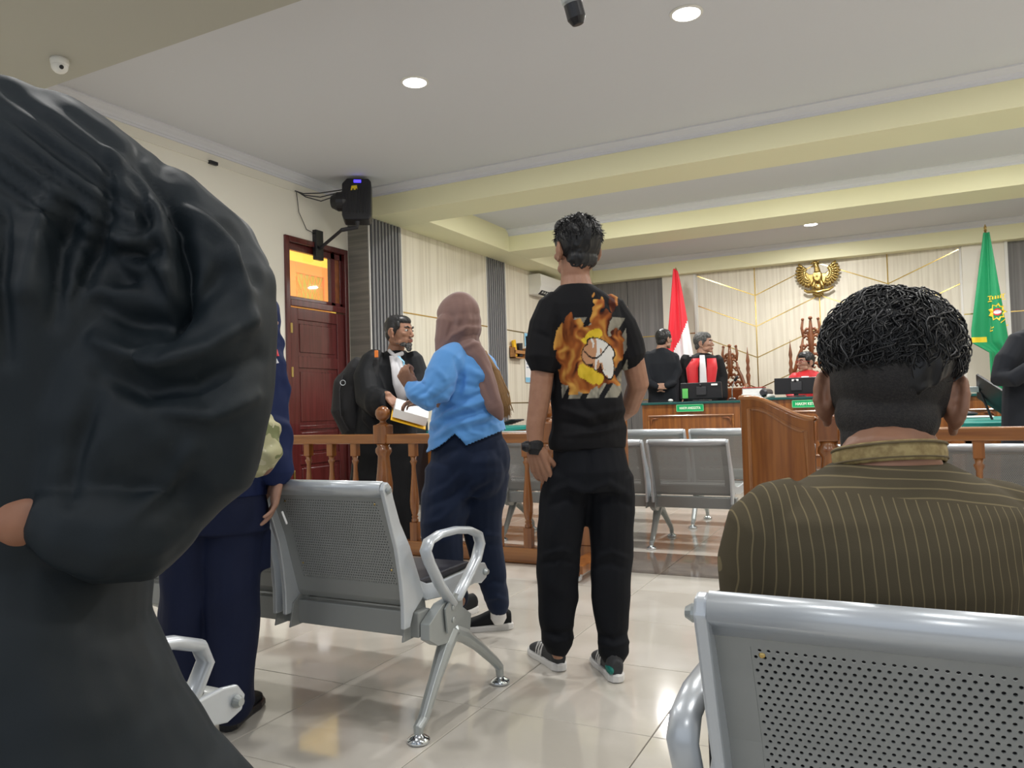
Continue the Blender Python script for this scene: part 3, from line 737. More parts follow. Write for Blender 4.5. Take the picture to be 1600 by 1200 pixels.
        # seat shell
        def mk_seat():
            pts = [(.075, .475), (.09, .452), (.13, .442), (.25, .436), (.38, .440), (.46, .445), (.505, .440), (.525, .420), (.515, .400), (.495, .395)]
            return sheet(pts, -sw/2, sw/2, .004)
        put(('seat', sw), 'seat_shell', mk_seat, x, 'steel', smooth=True)
        def mk_sside(sg):
            def f_():
                out = [(.08, .48), (.075, .44), (.12, .405), (.30, .385), (.44, .392), (.49, .382), (.53, .395), (.54, .425), (.52, .452), (.48, .458), (.36, .45), (.22, .448), (.13, .458)]
                return MB().prism(out, (sg*sw/2, 0, 0), (0, 1, 0), (0, 0, 1), (sg, 0, 0), .014)
            return f_
        for sg in (-1, 1): put(('sside', sw, sg), 'seat_side', mk_sside(sg), x, 'steel_lt', bev=.004)
        if pad:
            put(('pad', sw), 'seat_pad', lambda: MB().b2(-sw/2+.015, sw/2-.015, .13, .46, .442, .468), x, 'pad', bev=.01)
            def mk_bp():
                return sheet([(back_y(z)+.012, z) for z in (zt-.01, .72, .67, .62, .57, .52, zb+.01)], -sw/2+.02, sw/2-.02, .014)
            put(('bpad', sw), 'back_pad', mk_bp, x, 'pad')
            for sx_ in (-1, 1):
                for z_ in (zt-.025, zb+.05):
                    put(('screw', sw, sx_, z_), 'screw', lambda: MB().ell((sx_*(w_/2-.012), back_y(z_)-.001, z_), (.0038, .002, .0038)), x, 'gold')
        # stile brackets to the beam
        for sg in (-1, 1): put(('brk', sw, sg), 'bracket', lambda: MB().prism([(.0, .30), (.15, .30), (.13, .41), (.10, .43), (.02, .38)], (sg*(sw/2-.006), 0, 0), (0, 1, 0), (0, 0, 1), (sg, 0, 0), .006), x, 'steel', bev=.002)
    put(('beam', W), 'cross_beam', lambda: MB().b2(-W/2, W/2, .045, .115, .305, .385), 0, 'steel', bev=.004)
    legs = legs or [-W/2-.02, W/2+.02]
    def mk_leg():
        mb = MB()
        mb.tube([(0, .21, .285), (0, .17, .25), (0, .10, .16), (0, .03, .065), (0, .0, .045), (0, .0, .03)], [(.028, .03), (.026, .03), (.02, .022), (.017, .02), (.017, .017), (.015, .015)], 10, up=(1, 0, 0))
        mb.tube([(0, .21, .285), (0, .28, .255), (0, .38, .19), (0, .50, .10), (0, .54, .065), (0, .545, .03)], [(.028, .03), (.026, .03), (.02, .022), (.017, .02), (.017, .017), (.015, .015)], 10, up=(1, 0, 0))
        mb.prism([(.10, .27), (.30, .245), (.315, .32), (.19, .40), (.13, .395), (.05, .35), (.05, .30)], (-.018, 0, 0), (0, 1, 0), (0, 0, 1), (1, 0, 0), .036)
        return mb
    for lx in legs:
        l = put(('leg',), 'leg_frame', mk_leg, lx, 'alu', smooth=False, bev=.006)
        for yy in (0, .545):
            key = ('foot', yy)
            if key not in bench_cache:
                o = MB().lathe([(.03, 0), (.036, .004), (.036, .012), (.026, .02), (.014, .026), (.012, .04)], (0, yy, 0), 18).build('glide_foot', M['chrome'], l, smooth=True); bench_cache[key] = (o.data, [])
                MBf = None
            else:
                o = bpy.data.objects.new('glide_foot', bench_cache[key][0]); COL.objects.link(o); o.parent = l
    def mk_arm():
        pts = [(.185, .385), (.115, .46), (.055, .545), (.035, .585), (.055, .612), (.12, .624), (.22, .622), (.31, .608), (.37, .585), (.385, .55), (.355, .50), (.29, .45), (.215, .395)]
        pts = [(0, a, b) for a, b in pts]
        r = [(.013, .022)]*len(pts)
        return MB().tube(pts, r, 12, up=(1, 0, 0))
    def mk_plate(): return MB().prism([(.14, .30), (.24, .33), (.24, .40), (.19, .42), (.13, .38)], (.018, 0, 0), (0, 1, 0), (0, 0, 1), (1, 0, 0), .006).ell((.026, .175, .375), (.004, .009, .009)).ell((.026, .175, .335), (.004, .009, .009))
    for e, sg in zip(ends, (-1, 1)):
        if e:
            put(('arm',), 'arm_loop', mk_arm, sg*(W/2+.04), 'steel_lt', smooth=True); put(('aplate',), 'arm_plate', mk_plate, sg*(W/2+.025), 'alu')
            put(('disc', sg), 'end_disc', lambda: MB().tube([(0, -.084, .787), (sg*.004, -.084, .787)], .011, 14).tube([(0, .512, .42), (sg*.004, .512, .42)], .014, 14), sg*(W/2-.013), 'alu')
    return t
bench('waiting_bench', -1.385, 2.0, 3, ends=(False, True), lab='grey perforated steel bench behind the woman and the standing man')
bench('waiting_bench', -1.27, .69, 3, ends=(False, True), lab='grey steel bench whose arm loop shows beside the navy trousers')
bench('waiting_bench', -.24+.53*3+.01, .97, 3, ends=(True, False), lab='perforated steel bench at the lower right behind the seated man')
G = 'benches beyond the railing'
bench('waiting_bench', -1.0, 5.28, 4, pitch_=.59, ends=(False, False), legs=[-.59, .59], pad=False, zs=.955, lab='steel bench just beyond the railing gap, front row on the left', grp=G)
bench('waiting_bench', -.94, 6.25, 4, pitch_=.59, ends=(False, False), legs=[-.59, .59], pad=False, lab='steel bench in the second row beyond the railing on the left', grp=G)
bench('waiting_bench', -.42+.62*3, 5.1, 3, pitch_=.62, ends=(False, False), legs=[-.59, .59], pad=False, zs=.92, lab='steel bench beyond the railing on the right behind the spindles', grp=G)

# ---- judges' desks on the dais
def desk(x0, x1, y0, y1, zt, lab):
    t = empty('judge_desk', ((x0+x1)/2, y0, .25), lab, 'desk', 'judges desks')
    MB().b2(x0, x1, y0, y0+.03, .25, zt-.03).build('front_board', M['wood'], t, world=True)
    for x in (x0, x1-.03): MB().b2(x, x+.03, y0+.03, y1, .25, zt-.03).build('side_board', M['wood'], t, world=True)
    MB().b2(x0-.02, x1+.02, y0-.03, y1, zt-.03, zt).build('desk_top', M['dteal'], t, bev=.006, world=True)
    m = .08; a, b, c, d = x0+m, x1-m, .38, zt-.17
    for p, q in (((a, c), (b, c)), ((a, d), (b, d)), ((a, c), (a, d)), ((b, c), (b, d))):
        MB().tube([(p[0], y0-.006, p[1]), (q[0], y0-.006, q[1])], .012, 6).build('panel_moulding', M['woodh'], t, world=True)
    for xx, sg in ((a, 1), (b, -1)):   # carved corner brackets
        MB().tube([(xx+sg*.03, y0-.01, d-.11), (xx+sg*.035, y0-.01, d-.05), (xx+sg*.06, y0-.012, d-.03), (xx+sg*.12, y0-.01, d-.03)], [.006, .011, .012, .006], 6).build('carved_corner', M['wood_carved'], t, world=True, smooth=True)
    return t
desk(-2.86, -1.67, 9.3, 10.0, 1.035, 'varnished desk with teal top bearing the first green name sign')
desk(-1.62, -.32, 9.38, 10.1, 1.055, 'varnished centre desk with teal top bearing the second green name sign')
desk(-.27, 1.0, 9.3, 10.0, 1.035, 'varnished desk mostly hidden behind the seated man, right of centre')
def text_mesh(txt, size, loc_, width, parent, mk):
    cu = bpy.data.curves.new('t', 'FONT'); cu.body = txt; cu.size = size; cu.extrude = .001; cu.align_x = 'CENTER'; cu.align_y = 'CENTER'; cu.offset = .0012
    o = bpy.data.objects.new('t', cu); COL.objects.link(o); dg = bpy.context.evaluated_depsgraph_get()
    me = bpy.data.meshes.new_from_object(o.evaluated_get(dg)); bpy.data.objects.remove(o)
    me.name = 'lettering'; xs_ = [v.co.x for v in me.vertices]; k = width/(max(xs_)-min(xs_))
    me.transform(Matrix.Diagonal((k, 1, 1, 1))); me.materials.clear(); r = finish('lettering', me, M[mk], parent)
    r.location = loc_; r.rotation_euler = (math.pi/2, 0, 0); return r
def sign(x0, x1, z0, z1, y, txt, lab):
    t = empty('name_sign', ((x0+x1)/2, y, (z0+z1)/2), lab, 'sign', 'green name signs on the desks'); w_, h_ = x1-x0, z1-z0
    MB().b2(-w_/2, w_/2, -.008, 0, -h_/2, h_/2).build('sign_plate', M['sign'], t)
    fr_ = MB()
    for a, b, c, d in ((-w_/2, w_/2, h_/2-.006, h_/2), (-w_/2, w_/2, -h_/2, -h_/2+.006), (-w_/2, -w_/2+.006, -h_/2, h_/2), (w_/2-.006, w_/2, -h_/2, h_/2)): fr_.b2(a, b, -.012, -.008, c, d)
    fr_.build('sign_border', mat('light_green_border', (.2, .7, .35), .5), t)
    text_mesh(txt, h_*.52, (0, -.009, -.002), w_*.78, t, 'signt')
sign(-2.42, -2.09, .915, 1.0, 9.28, 'HAKIM ANGGOTA', 'green sign reading HAKIM ANGGOTA on the left desk')
sign(-1.09, -.76, .93, 1.015, 9.36, 'HAKIM KETUA', 'green sign reading HAKIM KETUA on the centre desk')
def monitor(x0, x1, y, z0, z1, lab, sticker):
    t = empty('computer_monitor', ((x0+x1)/2, y, z0), lab, 'monitor', 'monitors on the judges desks'); w_ = x1-x0; h = z1-z0
    MB().prism([(-w_/2, .03), (w_/2, .03), (w_/2-.005, h), (-w_/2+.005, h)], (0, 0, 0), (1, 0, 0), (0, -.05, 1), (0, 1, 0), .03).build('housing', M['black_pl'], t, bev=.006)
    MB().box((0, .03, .1), (.05, .03, .2)).build('stand_neck', M['black_pl'], t, bev=.004); MB().box((0, .05, .008), (.2, .18, .014)).build('stand_base', M['black_pl'], t, bev=.004)
    MB().box((w_*.02, -.018, h*.55), (.12, .01, .1)).build('mount_plate', mat('dark_grey_plastic', (.03, .03, .035), .4), t, bev=.003)
    MB().tube([(0, -.022, h*.85), (0, -.026, h*.85)], .016, 14).build('badge', M['bronze_pl'], t)
    MB().box((sticker, -.024, h*.87), (.075, .003, .022)).build('white_label', M['paper'], t)
    for dx in (-.04, .04): MB().ell((dx, -.012, h*.62), (.004, .004, .004)).build('mount_screw', M['chrome'], t)
    return t
m1 = monitor(-2.41, -1.90, 9.45, 1.037, 1.265, 'black monitor seen from behind in front of the standing judge', .17)
MB().box((-.19, -.022, .1), (.07, .004, .12)).build('green_sticker', mat('green_sticker', (.12, .5, .12), .5), m1)
monitor(-1.3, -.82, 9.5, 1.057, 1.28, 'black monitor seen from behind in front of the seated judge', 0)
# case files, document roll, microphone
t = empty('case_file_stack', (-1.53, 9.62, 1.056), 'thick white case files with a red cover beside the centre monitor', 'papers')
MB().b2(-.15, .08, -.12, .15, 0, .05).build('file_bundle', M['paper'], t, bev=.004); MB().b2(-.14, .09, -.11, .14, .05, .12).build('file_bundle', M['paper'], t, bev=.004)
MB().b2(-.14, .10, -.12, .15, .12, .13).build('red_cover', M['redcov'], t, bev=.002)
MB().tube([(.1, -.1, .06), (.13, .15, .06)], .05, 16).build('rolled_spine', M['pad'], t)
tag(MB().tube([(-1.37, 9.5, 1.075), (-1.34, 9.7, 1.075)], .022, 12).build('paper_cup', M['white_pl']), 'small white roll beside the case files', 'roll')
def mic(x, y, z, lab):
    t = empty('desk_microphone', (x, y, z), lab, 'microphone')
    MB().lathe([(.05, 0), (.05, .015), (.03, .03), (.01, .035)], n=16).build('mic_base', M['black_pl'], t)
    MB().tube([(0, 0, .03), (0, 0, .12), (.02, -.01, .2), (.05, -.03, .25)], .006, 8).build('gooseneck', M['chrome'], t, smooth=True)
    MB().tube([(.045, -.025, .24), (.075, -.05, .28)], .018, 12).build('mic_head', M['black_pl'], t, smooth=True)
mic(-1.80, 9.55, 1.037, 'gooseneck microphone beside the left monitor')
tag(MB().ell((-2.55, 9.5, 1.055), (.03, .05, .02)).build('computer_mouse', M['white_pl'], smooth=True), 'pale mouse on the left judge desk', 'mouse')

# ---- carved chairs
def carved_chair(x, y, z, k, zsc, lab):
    t = empty('carved_armchair', (x, y, z), lab, 'chair', 'carved judges chairs')
    W = .29*k; H = 1.12*k
    for sx_ in (-1, 1):
        MB().lathe([(.028, 0), (.028, .45), (.034, .47), (.022, .5), (.03, .56), (.022, .62), (.03, .68), (.022, .74), (.034, .8), (.02, .83), (.03, .87), (.018, .91), (.028, .95), (.02, .99), (.006, 1.06), (.002, 1.1)], (sx_*W, .2, 0), 10).build('back_post', M['wood_carved'], t, smooth=True)
        MB().lathe([(.03, 0), (.02, .05), (.035, .2), (.03, .38), (.035, .44)], (sx_*W, -.25, 0), 10).build('leg', M['wood_carved'], t, smooth=True)
        MB().tube([(sx_*W, .2, .68), (sx_*W, 0, .7), (sx_*W, -.22, .66), (sx_*W, -.26, .6), (sx_*W, -.22, .45)], [.02, .022, .025, .03, .02], 8).build('arm', M['wood_carved'], t, smooth=True)
    MB().b2(-W, W, -.28, .22, .40, .47).build('seat', M['redcov'], t, bev=.02)
    MB().box((0, .19, .58), (W*1.5, .05, .2)).build('back_cushion', M['wood_carved'], t, bev=.02)
    zs_ = 1/zsc*1.25
    for sx_ in (-1, 1):   # rising shoulder rail and rows of scrolls
        MB().tube([(sx_*W, .2, .76*k), (sx_*W*.8, .19, .80*k), (sx_*W*.62, .19, .92*k), (sx_*W*.45, .19, 1.0*k), (sx_*W*.38, .19, 1.1*k)], [.022, .026, .028, .024, .014], 8).build('crest_rail', M['wood_carved'], t, smooth=True)
        for r_, (zz, n_) in enumerate(((.74, 3), (.83, 3), (.92, 2), (1.01, 2), (1.10, 1), (1.17, 1))):
            hw = W*(.86-.125*r_)
            for q_ in range(n_):
                cx_ = sx_*hw*(q_+.55)/n_; rr_ = .05*k*(1-.06*r_)
                pts = [(cx_+sx_*rr_*(1-.11*j)*math.cos(.3+j*.75), .185, (zz*k+rr_*zs_*(1-.11*j)*math.sin(.3+j*.75))) for j in range(8)]
                MB().tube(pts, [.016, .017, .016, .015, .013, .012, .010, .007], 6).build('crest_scroll', M['wood_carved'], t, smooth=True)
        MB().tube([(sx_*W*.36, .2, 1.12*k), (sx_*W*.42, .2, 1.2*k), (sx_*W*.36, .2, 1.28*k)], [.02, .02, .016], 8).ell((sx_*W*.36, .2, 1.285*k), (.022, .022, .016)).build('crest_horn', M['wood_carved'], t, smooth=True)
    MB().tube([(0, .19, .95*k), (0, .19, 1.08*k), (0, .19, 1.2*k), (0, .19, 1.27*k)], [.03, .045, .028, .02], 10).ell((0, .19, 1.295*k), (.03, .03, .018)).build('crest_palmette', M['wood_carved'], t, smooth=True)
    MB().tube([(-W*.36, .2, 1.17*k), (0, .2, 1.13*k), (W*.36, .2, 1.17*k)], .018, 8).build('crest_rail', M['wood_carved'], t, smooth=True)
    t.scale = (1, 1, zsc); return t
carved_chair(-2.16, 11.2, .25, .86, 1.42, 'smaller carved wooden chair behind the standing judge in red and black')
carved_chair(-1.08, 11.6, .25, 1.0, 1.5, 'tall carved wooden chair with openwork crest behind the judge with glasses')

# ---- gilded eagle emblem
t = empty('eagle_emblem', (-1.05, YB-.03, 2.95), 'gold eagle emblem with spread wings on the panelled back wall', 'emblem')
# body: neck, breast, thighs fused into one casting
mb = MB().ell((0, -.05, -.01), (.075, .06, .12)).tube([(0, -.06, .08), (-.005, -.075, .15), (-.02, -.08, .2)], [.05, .038, .034], 10).ell((-.03, -.085, .215), (.042, .035, .03)).tube([(-.05, -.09, .215), (-.085, -.095, .205), (-.092, -.095, .19)], [.018, .012, .005], 8)
mb.tube([(.02, -.08, .235), (.05, -.08, .26)], [.014, .004], 6).ell((0, -.04, -.17), (.05, .04, .07))
for sx_ in (-1, 1): mb.tube([(sx_*.045, -.05, -.08), (sx_*.07, -.06, -.15), (sx_*.075, -.06, -.2)], [.035, .028, .014], 8)
fuse('eagle_body', MB().add([tuple(np.array(p)+np.array(t.location)) for p in mb.v], mb.f), .006, M['brass'], t, 4)
for sx_ in (-1, 1):
    wg = empty('wing', (0, 0, 0)); wg.parent = t
    out = [(.05, .05), (.12, .045), (.18, .09), (.24, .17), (.27, .235), (.315, .15), (.325, .05), (.29, -.05), (.23, -.12), (.16, -.165), (.10, -.14), (.06, -.06)]
    MB().prism([(sx_*p[0]*.93, p[1]*.95) for p in (out if sx_ < 0 else out[::-1])], (0, -.03, 0), (1, 0, 0), (0, 0, 1), (0, -1, 0), .03).build('wing_plate', M['brass'], wg, bev=.01)
    tips = [(.285, .225), (.315, .175), (.33, .12), (.335, .06), (.325, .0), (.305, -.05), (.275, -.095), (.235, -.13), (.19, -.16), (.145, -.172), (.105, -.15)]
    for L_, s_ in ((0, 1.0), (1, .72), (2, .48)):
        for j, (tx, tz) in enumerate(tips):
            ox, oz = .12+.012*j*.3, .08-.006*j; px_, pz_ = ox+(tx*.96-ox)*s_, oz+(tz*.96-oz)*s_; qx, qz = ox+(tx-ox)*s_*.45, oz+(tz-oz)*s_*.45
            MB().tube([(sx_*qx, -.062-.01*L_, qz), (sx_*(qx*.4+px_*.6), -.068-.01*L_, qz*.4+pz_*.6), (sx_*px_, -.056-.01*L_, pz_)], [(.014, .010), (.023, .012), (.017, .007)], 8, up=(0, 1, 0)).build('feather', M['brass'], wg, smooth=True)
for j in range(7):
    a = math.radians(-90+(j-3)*15); MB().tube([(0, -.04, -.16), (.08*math.cos(a), -.045, -.19+.10*math.sin(a)), (.11*math.cos(a), -.04, -.20+.13*math.sin(a))], [(.014, .01), (.02, .01), (.008, .006)], 8, up=(0, 1, 0)).build('tail_feather', M['brass'], t, smooth=True)
MB().prism([(-.055, .06), (.055, .06), (.06, 0), (.045, -.05), (0, -.09), (-.045, -.05), (-.06, 0)][::-1], (0, -.105, .0), (1, 0, 0), (0, 0, 1), (0, -1, 0), .02).build('shield', M['brass'], t, bev=.008)
MB().box((0, -.13, -.01), (.008, .008, .13)).box((0, -.13, -.01), (.1, .008, .008)).ell((0, -.13, -.005), (.016, .01, .016)).build('shield_relief', M['gold'], t)
MB().tube([(-.2, -.07, -.20), (-.15, -.075, -.235), (-.07, -.09, -.235), (0, -.10, -.255), (.07, -.09, -.235), (.15, -.075, -.225), (.22, -.07, -.185)], [(.01, .02), (.01, .024), (.014, .03), (.016, .034), (.014, .03), (.01, .024), (.01, .02)], 8, up=(0, 0, 1)).build('ribbon', M['brass'], t, smooth=True)

# ---- flags
def flag(name, pole_xy, ztop, wid, zbot, colfun, lab, sgn, mats, low):
    x0, y0 = pole_xy; t = empty(name, (x0, y0, .25), lab, 'flag')
    MB().tube([(0, 0, 0), (0, 0, ztop-.25)], .014, 10).build('pole', M['wood_carved'], t); MB().lathe([(.16, 0), (.16, .03), (.05, .06), (.03, .2), (.015, .22)], n=20).build('pole_base', M['gold'], t)
    MB().lathe([(.014, 0), (.022, .01), (.012, .03), (.02, .05), (.002, .10)], (0, 0, ztop-.25), 10).build('finial', M['gold'], t)
    return t
def cloth(parent, fn, nu, nv, cf, name, mats, thick=.004):
    me = bpy.data.meshes.new(name); V = []; F = []; mi = []
    for i in range(nv+1):
        for j in range(nu+1): V.append(fn(j/nu, i/nv))
    for i in range(nv):
        for j in range(nu):
            F.append((i*(nu+1)+j, i*(nu+1)+j+1, (i+1)*(nu+1)+j+1, (i+1)*(nu+1)+j)); mi.append(cf((j+.5)/nu, (i+.5)/nv))
    me.from_pydata([tuple(map(float, p)) for p in V], [], F); me.update()
    for m in mats: me.materials.append(M[m])
    me.polygons.foreach_set('material_index', mi)
    o = finish(name, me, None, parent, True); s = o.modifiers.new('solid', 'SOLIDIFY'); s.thickness = thick; return o
# red and white: hangs from the pole tip and drapes out to a long point
fp = P(1056, 425, 12.4); fp2 = P(1062, 600, 12.4)
t = flag('national_flag', (float(fp[0]), 12.25), 3.12, 0, 0, None, 'red and white flag hanging in a long drape left of the judges', 1, None, 0)
zt_ = 3.17-.25
def rw(u, v):     # u across, v down
    wl_, wr_ = .03+.17*min(v*1.8, 1)-.06*v, .04+.30*v**.8
    x = -wl_+(wl_+wr_)*u; z = zt_-v*2.25+.02*math.sin(u*5)
    y = -.06-.05*math.sin(u*9+v*2)*(.3+v)-.03*math.sin(u*21)*v
    return (x, y, z)
cloth(t, rw, 44, 60, lambda u, v: 0 if v < .66-.30*u else 1, 'flag_cloth', ['red', 'white_cl'])
# green court flag
fg = P(1543, 370, 10.7)
t = flag('court_flag', (float(onZ(1543, 372, 3.3)[0])*.0+1.17, 12.3), 3.26, 0, 0, None, 'green court flag with yellow sun emblem and yellow fringe at right', 1, None, 0)
def gr(u, v):
    wl_, wr_ = .03+.20*min(v/.55, 1), .04+.26*v
    if v > .62: wl_ = .23-.20*min((v-.62)/.06, 1)
    x = -wl_+(wl_+wr_)*u; z = 2.98-v*2.42
    y = -.07-.04*math.sin(u*8+1.5*v)*(.3+v)-.02*math.sin(u*17+1)*v
    return (x, y, z)
def gcf(u, v):
    if (.585 < v < .622 and u < .42) or (v > .975): return 1
    return 0
cloth(t, gr, 40, 100, gcf, 'flag_cloth', ['green_cl', 'yel'])
def emb(poly, nm, mk, off=.012):   # flat print lying on the drape, (u,v) polygons
    V = []
    for x, z in poly:
        v = (2.98-z)/2.42; wl_, wr_ = .03+.20*min(v/.55, 1), .04+.26*v; u = (x+wl_)/(wl_+wr_)
        g_ = gr(u, v); V.append((x, g_[1]-off, z))
    n = len(V); c = np.mean(V, 0); V.append(tuple(c)); MB().add(V, [(i, (i+1) % n, n) for i in range(n)]).build(nm, M[mk], t)
cx_, cz_ = .085, 2.13-.25
emb([(cx_+(.105 if k % 2 == 0 else .075)*math.cos(math.pi*k/9), cz_+(.125 if k % 2 == 0 else .09)*math.sin(math.pi*k/9)) for k in range(18)], 'sun_emblem', 'yel')
emb([(cx_+.05*math.cos(math.pi*k/6), cz_+.05*math.sin(math.pi*k/6)) for k in range(12)], 'emblem_disc', 'red', .016)
emb([(cx_+.045*math.cos(math.pi*k/6), cz_+.028*math.sin(math.pi*k/6)) for k in range(12)], 'emblem_shield', 'white_cl', .02)
for s_, z_ in ((1, .235), (1, .165)): emb([(cx_-.10, cz_+z_-.02), (cx_+.10, cz_+z_), (cx_+.10, cz_+z_+.012), (cx_-.10, cz_+z_-.008)], 'emblem_line', 'yel')
for k in range(6): emb([(cx_-.085+.03*k, cz_+.172+.003*k), (cx_-.066+.03*k, cz_+.172+.003*k), (cx_-.066+.03*k, cz_+.212+.003*k), (cx_-.08+.03*k, cz_+.218+.003*k)], 'emblem_letter', 'yel')
for (xa, za), (xb, zb2) in (((-.09, -.26), (.12, -.19)), ((-.07, -.22), (.04, -.15)), ((.04, -.15), (.09, -.11)), ((.1, -.2), (.1, -.13)), ((-.09, -.26), (-.075, -.19))):
    emb([(cx_+xa, cz_+za), (cx_+xb, cz_+zb2), (cx_+xb, cz_+zb2+.014), (cx_+xa, cz_+za+.014)], 'emblem_line', 'yel')

# ---- side tables with teal cloth
def side_table(x0, x1, y0, y1, lab):
    t = empty('side_table', ((x0+x1)/2, (y0+y1)/2, 0), lab, 'table')
    MB().b2(x0, x1, y0, y1, .76, .80).build('table_cloth_top', M['teal'], t, bev=.005, world=True)
    MB().b2(x0+.02, x1-.02, y0+.02, y0+.05, .06, .76).build('front_board', M['wood'], t, world=True)
    MB().b2(x0+.02, x0+.05, y0+.05, y1-.02, .06, .76).build('side_board', M['wood'], t, world=True)
    MB().b2(x1-.05, x1-.02, y0+.05, y1-.02, .06, .76).build('side_board', M['wood'], t, world=True)
    for x in (x0+.04, x1-.04):
        for y in (y0+.05, y1-.05): MB().b2(x-.03, x+.03, y-.03, y+.03, 0, .76).build('leg', M['wood'], t, world=True)
side_table(-4.75, -3.95, 6.9, 8.7, 'teal topped table along the left wall behind the standing man')
side_table(.45, 1.22, 7.05, 9.0, 'teal topped table at right with a folder and papers on it')
# things on the right table: folded case, papers, black easel-like tablet
t = empty('tilted_tablet', (1.0, 7.6, .80), 'black flat panel propped at a slant on the right teal table', 'screen')
a = P(1527, 603, 6.75); b = P(1583, 639, 6.45)
dv = nrm(b-a); L_ = np.linalg.norm(b-a); sd = nrm(np.cross(dv, AW))
q = np.stack([dv, nrm(np.cross(sd, dv)), sd], 1)
MB().box((a+b)/2, (L_, .30, .022), rot=q).build('panel', M['black_pl'], t, bev=.004, world=True)
MB().box(a+np.array([-.04, 0, -.03]), (.1, .06, .05)).build('hinge_block', M['alu'], t, bev=.004, world=True)
MB().tube([a+np.array([.02, .0, -.05]), (a[0]+.1, a[1], .802)], .01, 8).build('prop', M['bronze_pl'], t, world=True)
c = onZ(1530, 653, .80)
tag(MB().box((c[0]-.05, c[1], .812), (.30, .2, .014), rz=.2).build('plastic_sleeve', M['paper'], bev=.003), 'clear document sleeve lying on the right teal table', 'papers')
tag(MB().ell((c[0]-.14, c[1]+.42, .832), (.17, .09, .03)).build('black_bag', M['pad'], smooth=True), 'flat black bag lying on the right teal table', 'bag')
# things on the left table
for (px, py), nm, lab in (((800, 652), 'coiled_cable', 'black coiled cable on the left teal table'),):
    c = onZ(px, 664, .80)
    mb = MB()
    for k in range(5):
        pts = [(c[0]+.09*math.cos(a_)+.04*k-.1, c[1]+.12*math.sin(a_), .815+.012*k) for a_ in np.linspace(0, 2*math.pi, 14)[:-1]]
        mb.tube(pts, .012, 6, close=True)
    tag(mb.build(nm, M['black_pl'], smooth=True), lab, 'cable')
t = empty('wooden_side_chair', (-4.55, 10.3, 0), 'dark wooden chair beyond the left teal table', 'chair')
for x, y in ((-.22, -.22), (.22, -.22), (-.22, .22), (.22, .22)): MB().b2(x-.02, x+.02, y-.02, y+.02, 0, 1.08 if y > 0 else .45).build('leg', M['wood_carved'], t)
MB().b2(-.25, .25, -.25, .25, .43, .48).build('seat', M['wood_carved'], t, bev=.01)
for z in (.62, .8, 1.0): MB().b2(-.2, .2, .2, .235, z, z+.07).build('back_slat', M['wood_carved'], t, bev=.005)
# dark speaker box on the floor beyond the railing, behind the lawyer
c = onZ(640, 795); t = empty('floor_loudspeaker', (c[0]-.1, c[1]+.1, 0), 'black box loudspeaker on the floor behind the lawyer', 'speaker')
MB().box((0, 0, .48), (.36, .36, .9)).build('cabinet', M['black_pl'], t, bev=.02); MB().box((0, -.185, .48), (.3, .012, .8)).build('grille', M['bronze_pl'], t, bev=.004)
for x in (-.14, .14): MB().box((x, -.14, .015), (.04, .04, .03)).build('foot', M['pad'], t)
